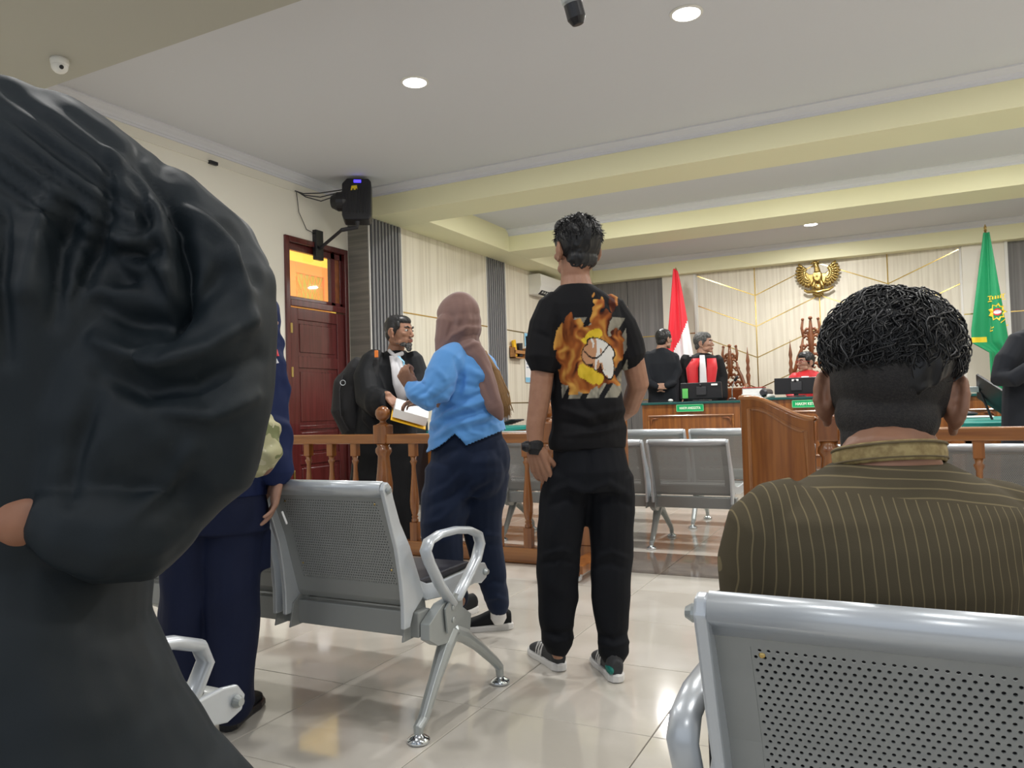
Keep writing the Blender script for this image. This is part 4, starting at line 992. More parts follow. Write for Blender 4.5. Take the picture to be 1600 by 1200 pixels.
# ================================================================== PEOPLE
def hbasis(fdir, up=ZZ):
    F_ = nrm(fdir); S_ = nrm(np.cross(F_, up)); T_ = np.cross(S_, F_); return np.stack([S_, F_, T_], 1)
def vdir(u, a, z=0): return nrm(R0*u+AW*a+ZZ*z)
class Head:
    def __init__(s, c, fdir, up=ZZ, k=1.0): s.c = np.asarray(c); s.B = hbasis(fdir, np.asarray(up, float)); s.k = k
    def p(s, x, y, z): return s.c+s.B@(np.array([x, y, z])*s.k)
    def e(s, mb, x, y, z, r, M_=None, **kw): return mb.ell(s.p(x, y, z), np.array(r)*s.k, M=s.B if M_ is None else s.B@M_, **kw)
    def skin(s, mb, ears=True, big=1.0):
        s.e(mb, 0, -.012, .035, (.074, .092, .082), nu=24, nv=16); s.e(mb, 0, .03, .0, (.064, .062, .07)); s.e(mb, 0, .036, -.05, (.052, .05, .052))
        s.e(mb, 0, .074, -.088, (.024, .018, .018)); s.e(mb, 0, .08, .034, (.046, .012, .010)); s.e(mb, 0, -.03, -.03, (.062, .06, .06))
        for q in (-1, 1):
            s.e(mb, q*.04, .063, -.012, (.020, .020, .018)); s.e(mb, q*.046, .02, -.065, (.018, .032, .022)); s.e(mb, q*.011, .098, -.028, (.008, .009, .007))
            if ears: s.ear(mb, q, big)
        mb.tube([s.p(0, .084, .02), s.p(0, .097, -.002), s.p(0, .108, -.022), s.p(0, .098, -.032)], [.008*s.k, .009*s.k, .011*s.k, .008*s.k], 8)
        s.e(mb, 0, .090, -.052, (.024, .010, .007)); s.e(mb, 0, .088, -.064, (.020, .010, .007))
    def ear(s, mb, q, big=1.0):
        b = big
        s.e(mb, q*.073, -.010, -.005, (.010, .014, .024*b))
        rim = [(q*(.076+.010*b*w_), -.012-.020*b*math.sin(t), -.004+.030*b*math.cos(t)) for t, w_ in ((-.6, .2), (0, .8), (.6, 1.2), (1.2, 1.4), (1.8, 1.3), (2.4, .9), (2.9, .4))]
        mb.tube([s.p(*r) for r in rim], [.0055*s.k*b]*7, 8)
        s.e(mb, q*.080, -.016, -.002, (.0065*b, .020*b, .026*b), M_=np.array(Matrix.Rotation(q*-.45, 3, 'Z')))
        s.e(mb, q*.078, -.012, -.010, (.009*b, .014*b, .024*b), M_=np.array(Matrix.Rotation(q*-.4, 3, 'Z')))
        s.e(mb, q*.079, -.004, -.034*b, (.007, .010, .012))
    def face(s, par, brow=1.0, lips=True, pupil=(0, 0)):
        for q in (-1, 1):
            s.e(MB(), 0, 0, 0, (1, 1, 1))
            s.e(MB(), 0, 0, 0, (1, 1, 1))
            mb = MB(); s.e(mb, q*.031, .0765, .012, (.0135, .0105, .008)); e = mb.build('eye', M['eye_w'], par, world=True, smooth=True)
            mb = MB(); s.e(mb, q*.031+pupil[0], .0855, .012, (.0055, .0035, .0058)); mb.build('iris', M['eye_b'], par, world=True, smooth=True)
            mb = MB(); mb.tube([s.p(q*.016, .089, .031), s.p(q*.032, .087, .038), s.p(q*.05, .073, .032)], [.0035*s.k*brow, .0045*s.k*brow, .0025*s.k*brow], 6); mb.build('eyebrow', M['hair'], par, world=True, smooth=True)
        if lips:
            mb = MB(); s.e(mb, 0, .0965, -.0525, (.020, .006, .0045)); s.e(mb, 0, .095, -.0625, (.018, .006, .0055)); mb.build('lips', M['lip'], par, world=True, smooth=True)
    def hair(s, par, mk='hair', vox=.004, top=1.0, amp=.006, size=.02, name='hair', low=-.02, thick=1.0, front=0):
        mb = MB(); t = thick
        s.e(mb, 0, -.028, .045, (.078+.008*t, .088+.008*t, .080+.012*t*top), nu=20, nv=14)
        s.e(mb, 0, .012+front, .078, (.064+.006*t, .066+.004*t, .040+.014*t*top))
        s.e(mb, 0, -.055, low, (.070, .052, .058))
        for q in (-1, 1): s.e(mb, q*.062, -.025, .03, (.020+.004*t, .05, .055)); s.e(mb, q*.066, .026, .045, (.013, .022, .03))
        return fuse(name, mb, vox*s.k, M[mk], par, 3, folds(amp, size, (1, 1, .5), 3))

def hand(mb, wrist, fdir, back, thumb, L=.185, curl=(.35, .4, .3), spread=.06, tcurl=.3, curls=None, tang=.75):
    """palm and five jointed fingers. fdir: wrist->knuckles; back: normal of the back of the hand; thumb: +1/-1 side along x = fdir x back"""
    y = nrm(fdir); z = nrm(np.asarray(back)-y*np.dot(back, y)); x = np.cross(y, z)*thumb; k = L/.185; w_ = np.asarray(wrist, float)
    def q(a, b, c): return w_+(x*a+y*b+z*c)*k
    kn = [(.031, .088), (.010, .094), (-.011, .090), (-.030, .080)]; ln = [.070, .078, .072, .056]; rr = [.0088, .0090, .0085, .0075]
    for i, (kx, ky) in enumerate(kn):
        mb.tube([q(kx*.55, -.005, 0), q(kx*.8, ky*.5, .001), q(kx, ky, 0)], [(.016*k, .014*k), (.014*k, .0125*k), (.0105*k, .0105*k)], 8, up=z)
        a = -(kx)*spread*16; d = np.array([-a*.12, 1.0, 0]); an = 0; p = np.array([kx, ky, 0.0]); pts = [q(kx, ky-.012, 0), q(*p)]
        cu = curls[i] if curls else curl
        for j, seg in enumerate((.45, .31, .24)):
            an += cu[j]; dd = np.array([(kx)*spread*4, math.cos(an), -math.sin(an)]); dd /= np.linalg.norm(dd); p = p+dd*ln[i]*seg; pts.append(q(*p))
        r = rr[i]*k; mb.tube(pts, [r*1.08, r*1.05, r, r*.92, r*.78], 8)
    mb.ell(q(.0, .045, -.006), np.array([.036, .045, .013])*k, M=np.stack([x, y, z], 1))
    mb.ell(q(.027, .03, -.012), np.array([.017, .03, .014])*k, M=np.stack([x, y, z], 1))
    p = np.array([.024, .018, -.008]); pts = [q(*p)]; an = tang
    for seg in (.042, .034, .026):
        dd = np.array([math.sin(an), math.cos(an)*.95, -.25-tcurl*.4]); dd /= np.linalg.norm(dd); p = p+dd*seg; pts.append(q(*p)); an -= tcurl
    mb.tube(pts, [.0125*k, .0115*k, .0098*k, .0078*k], 8)
    return x, y, z

def shoe(par, heel, toe, w_=.05, up_mk='shoe_d', sole_mk='rubber_w', stripes=False, accent=None, h=.075, lift=0):
    heel = np.array([heel[0], heel[1], lift]); toe = np.array([toe[0], toe[1], lift]); d = nrm(toe-heel); n = np.array([d[1], -d[0], 0]); L = np.linalg.norm(toe-heel)
    def q(a, b, c): return heel+d*(a*L)+n*b*w_+ZZ*c
    out = [(0, -.35), (-.02, 0), (0, .35), (.08, .62), (.3, .62), (.5, .72), (.7, .92), (.85, .85), (.95, .5), (1, .0), (.95, -.6), (.85, -.85), (.7, -.88), (.5, -.7), (.3, -.62), (.08, -.62)]
    mb = MB(); m = len(out); V = []; 
    for z_, s_ in ((.0, .94), (.005, 1.0), (.020, 1.0), (.026, .93)):
        for a, b in out: V.append(q(.5+(a-.5)*s_, b*s_, z_+(.006 if a < .3 and z_ > .01 else 0)))
    F = [tuple(reversed(range(m))), tuple(range(3*m, 4*m))]+[(i*m+j, i*m+(j+1) % m, (i+1)*m+(j+1) % m, (i+1)*m+j) for i in range(3) for j in range(m)]
    root = empty('shoe', heel); root.location = root.location-par.location; root.parent = par
    mb.add(V, F); so = mb.build('sole', M[sole_mk], None, smooth=False); 
    for v in so.data.vertices: v.co = v.co-Vector(heel)
    so.parent = root
    u = MB(); Bm = np.stack([d, n, ZZ], 1)
    u.loft([(q(.02, 0, .05), n*w_*.42, ZZ*.03), (q(.10, 0, .055), n*w_*.60, ZZ*.042), (q(.28, 0, .055), n*w_*.62, ZZ*.045), (q(.42, 0, .052), n*w_*.66, ZZ*.040), (q(.6, 0, .042), n*w_*.76, ZZ*.030), (q(.8, 0, .034), n*w_*.80, ZZ*.022), (q(.93, 0, .028), n*w_*.5, ZZ*.012)], 16)
    u.tube([q(.14, 0, .06), q(.15, 0, h), q(.16, 0, h+.012)], [w_*.62, w_*.60, w_*.58], 12); u.ell(q(.3, 0, .072), (L*.13, w_*.34, .018), M=Bm)
    o = fuse('upper', u, .004, M[up_mk], None, 4)
    for ob in (o,):
        co = np.empty(len(ob.data.vertices)*3); ob.data.vertices.foreach_get('co', co); co = co.reshape(-1, 3)-heel; ob.data.vertices.foreach_set('co', co.ravel()); ob.data.update(); ob.parent = root
    def loc_build(mb, nm, mk):
        mb.v = [tuple(np.array(p)-heel) for p in mb.v]; mb.build(nm, M[mk], root)
    if stripes:
        for sd_ in (-1, 1):
            for k_ in range(3):
                a0 = .42+.075*k_
                mb = MB(); mb.tube([q(a0+.03, sd_*.66, .032), q(a0, sd_*.68, .05), q(a0-.02, sd_*.50, .078)], [(.0055, .004)]*3, 8, up=n*sd_); loc_build(mb, 'stripe', 'rubber_w')
        mb = MB()
        for k_ in range(4): mb.tube([q(.36+.05*k_, -.4, .087-.007*k_), q(.37+.05*k_, 0, .092-.008*k_), q(.36+.05*k_, .4, .087-.007*k_)], .003, 6)
        loc_build(mb, 'lace', 'strap')
    if accent:
        mb = MB().ell(q(.12, .42*accent[1], .045), (L*.14, w_*.25, .018), M=Bm); loc_build(mb, 'heel_trim', accent[0])
    return root
def ringv(c, u, a, rot=0):
    """horizontal elliptical ring for torsos: half widths along view-right u, depth a, turned by rot"""
    cu, su = math.cos(rot), math.sin(rot); A = (R0*cu+AW*su)*u; B = (-R0*su+AW*cu)*a; return (c, A, B)
def person(name, foot, label): return empty(name, (foot[0], foot[1], 0), label, 'person')

# ------------------------------------------------------------------ 1. man in the printed black T-shirt, seen from behind
D = 2.93
t = person('person', P(915, 1040, D), 'man seen from behind in a black T-shirt with a flame print and black trousers')
sk = MB(); hd = Head(P(900, 393, D+.02), vdir(-.42, .9, .02), nrm(ZZ+R0*.02), 1.0); hd.skin(sk, big=1.05)
sk.tube([P(899, 405, D), P(899, 432, D+.01), P(901, 452, D)], [.055, .056, .064], 14)
sk.loft([ringv(P(903, 462, D), .12, .06), ringv(P(908, 520, D), .10, .07), ringv(P(915, 640, D), .10, .07), ringv(P(917, 720, D), .12, .08)])
eL, wL = P(843, 625, D-.04), P(836, 700, D-.06)
sk.tube([P(860, 485, D), P(852, 540, D-.02), eL, P(836, 668, D-.05), wL], [.055, .048, (.040, .042), .035, (.026, .030)], 14)
fd = nrm(P(856, 768, D-.04)-P(835, 700, D-.06))
hand(sk, P(835, 702, D-.06), fd, -AW*.9-R0*.45, -1, L=.195, curls=[(.15, .25, .15), (.25, .3, .2), (.3, .35, .2), (.35, .4, .25)], tang=.35, tcurl=.15)
sk.tube([P(960, 488, D+.02), P(985, 545, D+.02), P(997, 600, D+.04), P(984, 636, D+.13), P(962, 655, D+.24)], [.055, .046, .043, .038, .03], 14)
hand(sk, P(962, 655, D+.24), vdir(-.9, .3, -.2), AW+ZZ*.3, 1, curl=(.6, .7, .5))
for a in ((888, 872), (952, 958)): sk.tube([P(a[0], 730, D), P((a[0]+a[1])/2, 860, D), P(a[1], 1020, D-.02)], [.06, .04, .03], 8)
fuse('body', sk, .0036, M['skin'], t, 6)
hd.face(t)
hh = MB(); hd.e(hh, 0, -.026, .045, (.082, .094, .093), nu=20, nv=14); hd.e(hh, 0, .012, .085, (.072, .074, .052)); hd.e(hh, 0, -.036, -.030, (.064, .056, .055))
for q in (-1, 1): hd.e(hh, q*.064, -.022, .028, (.019, .05, .05))
hf = folds(.010, .035, (1, 1, .6), 8); hf2 = folds(.004, .012, (1, 1, .35), 9)
fuse('hair', hh, .0035, M['hair'], t, 3, lambda co, no: hf(co, no)+hf2(co, no))
lk = MB(); r_ = np.random.default_rng(11)
for i in range(900):
    th = r_.uniform(0, 2*math.pi); ph = math.acos(r_.uniform(-.15, 1)); nv_ = np.array([math.sin(ph)*math.cos(th), math.sin(ph)*math.sin(th), math.cos(ph)])
    if nv_[1] > .6 and nv_[2] < .3: continue
    b_ = np.array([0, -.022, .048])+nv_*np.array([.082, .093, .088]); dn = nrm(np.cross(nv_, np.cross(nv_, (0.3, .5, .6)))+r_.normal(0, .25, 3)); dn = -dn if dn[2] > 0 else dn
    lk.tube([hd.p(*(b_+dn*(q_-.3)*.03+nv_*(.001+.007*q_))) for q_ in (0, .4, .75, 1)], [.001, .0016, .0013, .0003], 4)
lk.build('hair_locks', M['hair'], t, world=True, smooth=True, kind='stuff')
tc_ = P(908, 560, D); rot = -.18; Tx = R0*math.cos(rot)+AW*math.sin(rot)
def tee_col(co, no):
    n = len(co); c = np.zeros((n, 3)); c[:] = (.0075, .0075, .009)
    back = (no@AW) < .15; s = ((co-tc_)@Tx+.070)/.245; tz = (co[:, 2]-1.055)/.365
    q = np.stack([s*5, tz*7, s*0], 1); wv = np.stack([vnoise(q*1.3, 1), vnoise(q*1.3, 2), s*0], 1)
    fl = vnoise(q*1.2+2.2*wv, 5); fl2 = vnoise(np.stack([s*11, tz*7, s*0], 1)+3.0*wv, 6); fl3 = vnoise(np.stack([s*26, tz*16, s*0], 1)+3.5*wv, 9)
    # slanted tape stripes, camouflage grey on black
    inb = back & (s > 0) & (s < 1) & (tz > 0) & (tz < .82); diag = (s*1.15-tz*1.0)*3.1
    st = (diag-np.floor(diag)) > .34
    area = inb & ((tz < .15) | (s > .70) | ((tz > .66) & (s > .18) & (s < .52)))
    m = area & st; g = .13+.25*fl3
    c[m] = np.stack([g*1.0, g*.93, g*.74], 1)[m]
    # fire region: a C of flames reaching up to the right shoulder
    def blob(a, b, ra, rb, rr=0):
        x, y = s-a, tz-b; cx, sx_ = math.cos(rr), math.sin(rr); u, v = x*cx+y*sx_, -x*sx_+y*cx; return 1-((u/ra)**2+(v/rb)**2)
    reg = np.maximum.reduce([blob(.17, .42, .24, .40), blob(.42, .24, .42, .15, -.15), blob(.66, .78, .19, .30, -.15), blob(.45, .60, .30, .14, .35), blob(.82, .55, .13, .22), blob(.1, .25, .18, .15), blob(.8, .98, .07, .20)])
    reg = reg+(fl-.5)*1.3+(fl2-.5)*.9
    m = back & (reg > .02) & (tz > .04) & (s > -.1) & (s < 1.02)
    k = np.clip(fl2*1.25-.15+.25*(fl3-.5), 0, 1)[:, None]
    dark, mid, hot = np.array([.055, .010, .004]), np.array([.33, .095, .02]), np.array([.62, .33, .07])
    fc = np.where(k < .5, dark+(mid-dark)*(k/.5), mid+(hot-mid)*((k-.5)/.5))
    core = np.maximum(blob(.46, .235, .26, .10, -.25), blob(.50, .62, .18, .075, .3))+(fl2-.5)*.9
    yel = np.stack([.62+.18*fl3, .42+.14*fl3, .02+.03*fl3], 1)
    fc = np.where((core > .35)[:, None], yel, fc); c[m] = fc[m]
    # a plain white rag shape with a black outline in the middle
    w0 = np.maximum.reduce([blob(.62, .50, .20, .085, -.35), blob(.70, .36, .09, .17, .25), blob(.56, .40, .06, .12, -.2), blob(.45, .44, .11, .10, .3)])
    ow = back & (w0 > -.22); c[ow] = (.012, .010, .010)
    iw = back & (w0 > 0.02); sh = np.where((s+.3*tz+.25*(fl3-.5) < .70)[:, None], np.array([.50, .26, .14]), np.array([.74, .72, .68])); c[iw] = sh[iw]
    ln_ = back & (np.abs(tz-(.50+.10*np.sin(s*9))) < .010) & (w0 > .02); c[ln_] = (.012, .01, .01)
    return c
sh = MB()
sh.loft([ringv(P(917, 700, D), .142, .105, rot), ringv(P(917, 690, D), .142, .108, rot), ringv(P(917, 650, D), .138, .108, rot), ringv(P(917, 600, D), .132, .105, rot), ringv(P(913, 550, D), .140, .11, rot), ringv(P(909, 505, D), .158, .108, rot), ringv(P(906, 478, D), .150, .095, rot), ringv(P(902, 459, D), .105, .075, rot), ringv(P(900, 446, D), .064, .062, rot)], 28)
sh.tube([P(868, 480, D), P(857, 510, D-.01), P(851, 540, D-.02), P(849, 562, D-.03)], [(.068, .07), (.078, .075), (.074, .072), (.077, .074)], 16)
sh.tube([P(950, 482, D+.01), P(968, 512, D+.02), P(978, 538, D+.02), P(984, 558, D+.02)], [(.062, .066), (.068, .07), (.062, .066), (.060, .064)], 16)
f1 = folds(.010, .10, (1, 1, .9), 21)
crT = creases([([(880, 640), (920, 652), (975, 640)], 6, .010), ([(875, 660), (925, 668), (978, 652)], 6, -.010), ([(885, 680), (930, 676), (970, 668)], 5, .008), ([(878, 520), (884, 580), (880, 630)], 7, -.010), ([(870, 500), (868, 530)], 6, -.008), ([(940, 462), (962, 486)], 6, -.008), ([(895, 612), (915, 640), (945, 660)], 6, -.007), ([(838, 520), (858, 528)], 5, -.006)])
fuse('shirt', sh, .0036, M['tee'], t, 8, lambda co, no: crT(co, no)+f1(co, no)*np.clip((1.45-co[:, 2])*3, .15, 1), tee_col)
pt = MB(); pt.loft([ringv(P(918, 680, D), .128, .098, rot), ringv(P(920, 705, D), .136, .108, rot), ringv(P(922, 735, D-.01), .150, .122, rot), ringv(P(921, 765, D-.01), .150, .118, rot)], 24)
pt.tube([P(890, 745, D), P(880, 800, D), P(872, 860, D-.01), P(871, 930, D-.01), P(870, 982, D-.01), P(869, 1004, D-.01)], [.098, .094, (.080, .084), (.070, .078), .060, .058], 18)
pt.tube([P(950, 745, D), P(954, 800, D), P(953, 860, D), P(955, 930, D-.02), P(957, 988, D-.03), P(959, 1020, D-.04)], [.100, .094, (.076, .082), (.070, .078), .056, .056], 18)
f2 = folds(.010, .11, (1, 1, .8), 31)
crP = creases([([(918, 700), (922, 735), (918, 770)], 6, -.010), ([(862, 770), (890, 758), (915, 770)], 6, .010), ([(925, 765), (950, 755), (982, 775)], 6, .010), ([(860, 790), (890, 778), (910, 784)], 6, -.010), ([(930, 785), (955, 776), (985, 790)], 6, -.010), ([(850, 868), (880, 858), (900, 866)], 5, .009), ([(850, 880), (875, 875), (900, 882)], 5, -.009),
    ([(932, 872), (955, 862), (978, 872)], 5, .009), ([(932, 886), (955, 880), (975, 888)], 5, -.009), ([(850, 985), (870, 992), (892, 984)], 5, -.010), ([(850, 998), (870, 1003), (892, 996)], 4, .008), ([(935, 990), (958, 1000), (980, 990)], 5, -.010), ([(938, 1004), (960, 1010), (984, 1002)], 4, .009), ([(872, 800), (866, 850)], 7, .008), ([(945, 800), (940, 850)], 7, .008)])
fuse('trousers', pt, .006, M['jean'], t, 8, lambda co, no: f2(co, no)+crP(co, no))
for (hx, hy), (tx, ty), acc in (((878, 1050), (822, 1008), None), (((966), 1068), (928, 1022), ('shoe_t', -1))):
    a, b = onZ(hx, hy), onZ(tx, ty); b = a+nrm(b-a)*.29; shoe(t, a, b, .052, stripes=True, accent=acc, h=.095)
mb = MB(); wd = nrm(wL-eL); c = P(836, 697, D-.06)
mb.tube([c-wd*.011, c+wd*.011], [(.031, .034)]*2, 20, up=AW); mb.build('watch_strap', M['strap'], t, world=True)
mb = MB(); pw = c-R0*.030-AW*.012; mb.tube([pw+R0*.006, pw-R0*.006], .021, 18); mb.build('watch_case', M['black_pl'], t, world=True, bev=.002)

# ------------------------------------------------------------------ 2. woman in blue shirt and brown headscarf
D = 3.45
t = person('person', P(755, 985, D), 'woman in a sky blue long sleeved shirt, mauve brown headscarf and navy trousers')
sk = MB(); hd = Head(P(714, 503, D), vdir(-.88, .45), ZZ, .95); hd.skin(sk, ears=False)
sk.tube([P(716, 520, D), P(722, 545, D)], [.05, .055], 12)
sk.loft([ringv(P(727, 560, D), .11, .10), ringv(P(730, 620, D), .12, .11), ringv(P(728, 700, D), .13, .12)])
wr_ = P(642, 606, D-.16)
sk.tube([P(706, 566, D-.11), P(676, 624, D-.17), wr_], [.045, .045, .026], 12)
hand(sk, P(643, 606, D-.16), nrm(P(629, 582, D-.17)-P(643, 606, D-.16)), -AW*.8+R0*-.5, 1, L=.165, curls=[(1.1, 1.2, .6), (1.2, 1.2, .7), (1.2, 1.2, .7), (1.2, 1.2, .7)], tang=.1, tcurl=.5)
sk.tube([P(745, 575, D+.12), P(705, 630, D+.2), P(668, 630, D+.12)], [.042, .038, .024], 12)
hand(sk, P(668, 630, D+.12), vdir(-.9, -.1, .1), AW*.3+ZZ, -1, L=.155, curl=(.5, .6, .4))
for a in ((715, 698, 718, 940), (750, 762, 776, 945)): sk.tube([P(a[0], 740, D), P(a[1], 840, D), P(a[2], a[3], D)], [.07, .05, .03], 10)
fuse('body', sk, .004, M['skin'], t, 5); hd.face(t)
sh = MB()
def rw_(x, y, u, a, dd=0): return ringv(P(x, y, D+dd), u, a, .5)
sh.loft([rw_(727, 722, .172, .17), rw_(729, 700, .176, .172), rw_(730, 670, .172, .17), rw_(731, 640, .160, .165), rw_(732, 612, .155, .16), rw_(731, 585, .150, .150), rw_(727, 562, .132, .128), rw_(722, 546, .095, .085)], 28)
sh.tube([P(712, 556, D-.06), P(700, 568, D-.12), P(690, 590, D-.155), P(679, 612, D-.18), P(668, 621, D-.19), P(655, 614, D-.175), P(645, 607, D-.165)], [.070, .077, .076, .068, .058, .047, .040], 18)
sh.tube([P(745, 566, D+.08), P(735, 600, D+.16), P(712, 632, D+.2), P(680, 632, D+.14)], [.062, .06, .052, .036], 12)
f1 = folds(.007, .06, (.7, .7, 2.2), 41)
crW = creases([([(672, 690), (710, 665), (750, 655), (792, 640)], 5, .012), ([(672, 678), (705, 655), (745, 644), (788, 628)], 5, -.013), ([(674, 664), (700, 645), (740, 632), (786, 616)], 5, .012), ([(680, 652), (710, 630), (745, 618), (780, 602)], 5, -.011), ([(740, 668), (770, 658), (796, 648)], 4, -.009),
    ([(712, 560), (722, 590), (716, 618)], 5, -.014), ([(728, 575), (755, 590), (765, 600)], 6, .010), ([(720, 600), (745, 605), (770, 590)], 5, -.009), ([(640, 612), (652, 604), (662, 596)], 4, .008), ([(650, 622), (664, 612), (676, 600)], 4, -.008), ([(672, 628), (690, 616), (706, 604)], 4, -.008), ([(680, 575), (690, 585), (700, 600)], 5, .008)])
hx_, hy_ = [600, 640, 666, 687, 711, 728, 792, 860], [716, 712, 708, 698, 679, 697, 671, 662]
def hem(co):
    x, y = proj(co); return y < np.interp(x, hx_, hy_)
o = fuse('shirt', sh, .005, M['blue_sh'], t, 7, lambda co, no: crW(co, no)+f1(co, no)*np.clip((1.5-co[:, 2])*2.6, .3, 1.1), cut=hem)
m_ = o.modifiers.new('solid', 'SOLIDIFY'); m_.thickness = .004
pt = MB(); pt.loft([rw_(731, 668, .150, .15), rw_(731, 690, .160, .158), rw_(732, 715, .170, .165), rw_(731, 745, .160, .165), rw_(730, 775, .14, .15)], 28)
pt.ell(P(760, 718, D-.02), (.106, .13, .13)); pt.ell(P(748, 735, D-.06), (.12, .12, .14))
pt.tube([P(706, 740, D-.03), P(697, 790, D-.07), P(690, 835, D-.09), P(697, 885, D-.05), P(716, 935, D+.03)], [.125, .108, .094, .078, .050], 18)
pt.tube([P(750, 745, D), P(752, 800, D), P(755, 840, D), P(766, 890, D), P(775, 928, D), P(778, 948, D)], [.130, .098, .084, .072, .058, .048], 18)
f2 = folds(.008, .10, (1, 1, 1.2), 51)
crQ = creases([([(672, 775), (700, 760), (725, 735)], 6, .010), ([(672, 792), (705, 776), (735, 752)], 6, -.012), ([(664, 820), (690, 812), (722, 780)], 6, .010), ([(665, 838), (695, 832), (720, 815)], 6, -.010), ([(688, 715), (700, 706), (716, 702)], 5, -.008), ([(722, 800), (745, 770), (775, 752)], 6, -.012), ([(735, 845), (760, 835), (778, 838)], 5, .010), ([(738, 858), (760, 850), (780, 852)], 5, -.010), ([(750, 915), (770, 908), (790, 912)], 5, -.008), ([(760, 936), (776, 932), (790, 938)], 4, .009)])
fuse('trousers', pt, .0065, M['pants_w'], t, 8, lambda co, no: f2(co, no)+crQ(co, no))
a, b = onZ(801, 982), onZ(728, 986); shoe(t, a, a+nrm(b-a)*.25, .046, up_mk='robe2', h=.05)
a, b = onZ(745, 955), onZ(712, 966); shoe(t, a, a+nrm(b-a)*.24, .043, up_mk='robe2', h=.05)
sk2 = MB().tube([P(778, 944, D), P(779, 966, D)], [.034, .036], 12); sk2.build('sock', M['rubber_w'], t, world=True, smooth=True)
# headscarf: hood, wrapped neck, tail falling down the back
hj = MB(); hd.e(hj, 0, -.012, .040, (.086, .108, .100), nu=24, nv=18); hd.e(hj, 0, -.020, .0, (.087, .105, .09)); hd.e(hj, 0, -.022, -.045, (.084, .100, .085))
hj.tube([P(716, 515, D), P(716, 535, D), P(714, 549, D-.01)], [(.098, .09), (.102, .09), (.098, .08)], 16)
hj.tube([P(700, 505, D-.04), P(693, 535, D-.06), P(685, 558, D-.08)], [.055, .042, .012], 12)
hj.tube([P(722, 538, D-.06), P(742, 556, D-.09), P(755, 582, D-.10)], [(.055, .04), (.05, .035), (.046, .03)], 14, up=AW)
hj.tube([P(750, 572, D-.10), P(763, 605, D-.13), P(774, 638, D-.15), P(783, 655, D-.15)], [(.048, .025), (.044, .022), (.036, .02), (.010, .012)], 14, up=AW)
f3 = folds(.005, .06, (1, 1, .5), 61)
crH = creases([([(690, 545), (705, 525), (730, 512), (752, 512)], 4, .010), ([(700, 548), (718, 532), (740, 524), (757, 526)], 4, -.010), ([(722, 545), (740, 538), (756, 538)], 4, .009), ([(700, 480), (706, 505), (700, 530)], 5, -.007), ([(728, 478), (733, 500), (725, 520)], 5, .007), ([(735, 560), (752, 590), (765, 625)], 4, -.009), ([(748, 556), (764, 585), (776, 625)], 4, .008), ([(715, 470), (718, 495), (712, 515)], 4, .005)])
fuse('headscarf', hj, .0042, M['hijab'], t, 8, lambda co, no: f3(co, no)+crH(co, no))
hb = MB()
for i in range(420):
    a = rng.random(); b = rng.normal(0, .8)
    pts = [P(754+8*a+b*3, 548+20*a, D-.05-.03*rng.random()), P(770+b*4, 580, D-.09), P(782+b*5+rng.normal(0, 2), 612+8*rng.random(), D-.12), P(787+b*6+rng.normal(0, 3), 636+18*rng.random(), D-.13)]
    hb.tube(pts, [.003, .004, .003, .0008], 5)
hb.build('long_hair', M['hair_b'], t, world=True, smooth=True, kind='stuff')

# ------------------------------------------------------------------ 3. bearded lawyer with robe, bands, backpack, papers
D = 6.1
t = person('person', P(600, 860, D), 'bearded man in a black robe with white bands and a black backpack')
sk = MB(); hd = Head(P(625, 520, D-.08), vdir(.88, -.47, -.04), ZZ, 1.14); hd.skin(sk)
sk.tube([P(622, 530, D-.02), P(617, 556, D)], [.062, .07], 12)
sk.loft([ringv(P(612, 572, D), .16, .09), ringv(P(608, 640, D), .15, .10), ringv(P(603, 700, D), .15, .10)])
hL, hR = P(606, 618, D-.40), P(640, 622, D-.34)
sk.tube([P(580, 570, D-.05), P(580, 620, D-.16), hL], [.055, .05, .033], 12)
hand(sk, P(606, 619, D-.40), nrm(P(628, 640, D-.46)-P(606, 618, D-.40)), R0*.3+ZZ*.6-AW*.6, -1, L=.20, curls=[(.5, .5, .3)]*4, tang=.3)
sk.tube([P(648, 575, D), P(655, 620, D-.10), P(648, 632, D-.34)], [.05, .045, .03], 12)
hand(sk, P(650, 634, D-.36), vdir(-.9, -.2, -.15), ZZ*.5-AW*.8, 1, L=.19, curls=[(.6, .8, .5)]*4, tang=.5)
for x in (590, 618): sk.tube([P(x, 720, D), P(x, 858, D)], [.06, .04], 8)
fuse('body', sk, .0042, M['skin'], t, 5); hd.face(t, 1.5)
hd.hair(t, 'hair', amp=.002, size=.01, low=-.01, thick=.4, top=.4)
bd = MB(); hd.e(bd, 0, .070, -.088, (.027, .026, .026)); hd.e(bd, 0, .077, -.108, (.020, .020, .024)); hd.e(bd, 0, .094, -.044, (.022, .006, .004))
for q in (-1, 1): hd.e(bd, q*.034, .052, -.082, (.018, .026, .016)); hd.e(bd, q*.05, .02, -.066, (.012, .026, .018))
fuse('beard', bd, .004, M['hair_g'], t, 2, folds(.003, .01, (1, 1, .5), 4))
rb = MB(); rb.loft([ringv(P(592, 858, D), .30, .20), ringv(P(596, 800, D), .29, .19), ringv(P(600, 720, D), .26, .18), ringv(P(604, 650, D), .235, .165), ringv(P(610, 600, D), .235, .15), ringv(P(613, 572, D), .225, .13), ringv(P(616, 556, D), .12, .09), ringv(P(618, 548, D), .08, .075)], 26)
rb.tube([P(585, 562, D-.02), P(576, 590, D-.08), P(580, 620, D-.18), P(592, 630, D-.28), P(600, 628, D-.36)], [.10, .115, .12, .115, .10], 16)
rb.tube([P(582, 620, D-.12), P(582, 655, D-.16), P(588, 672, D-.20)], [.10, .08, .03], 12)
rb.tube([P(645, 562, D), P(654, 590, D-.03), P(656, 615, D-.10), P(652, 628, D-.24)], [.085, .09, .09, .075], 14)
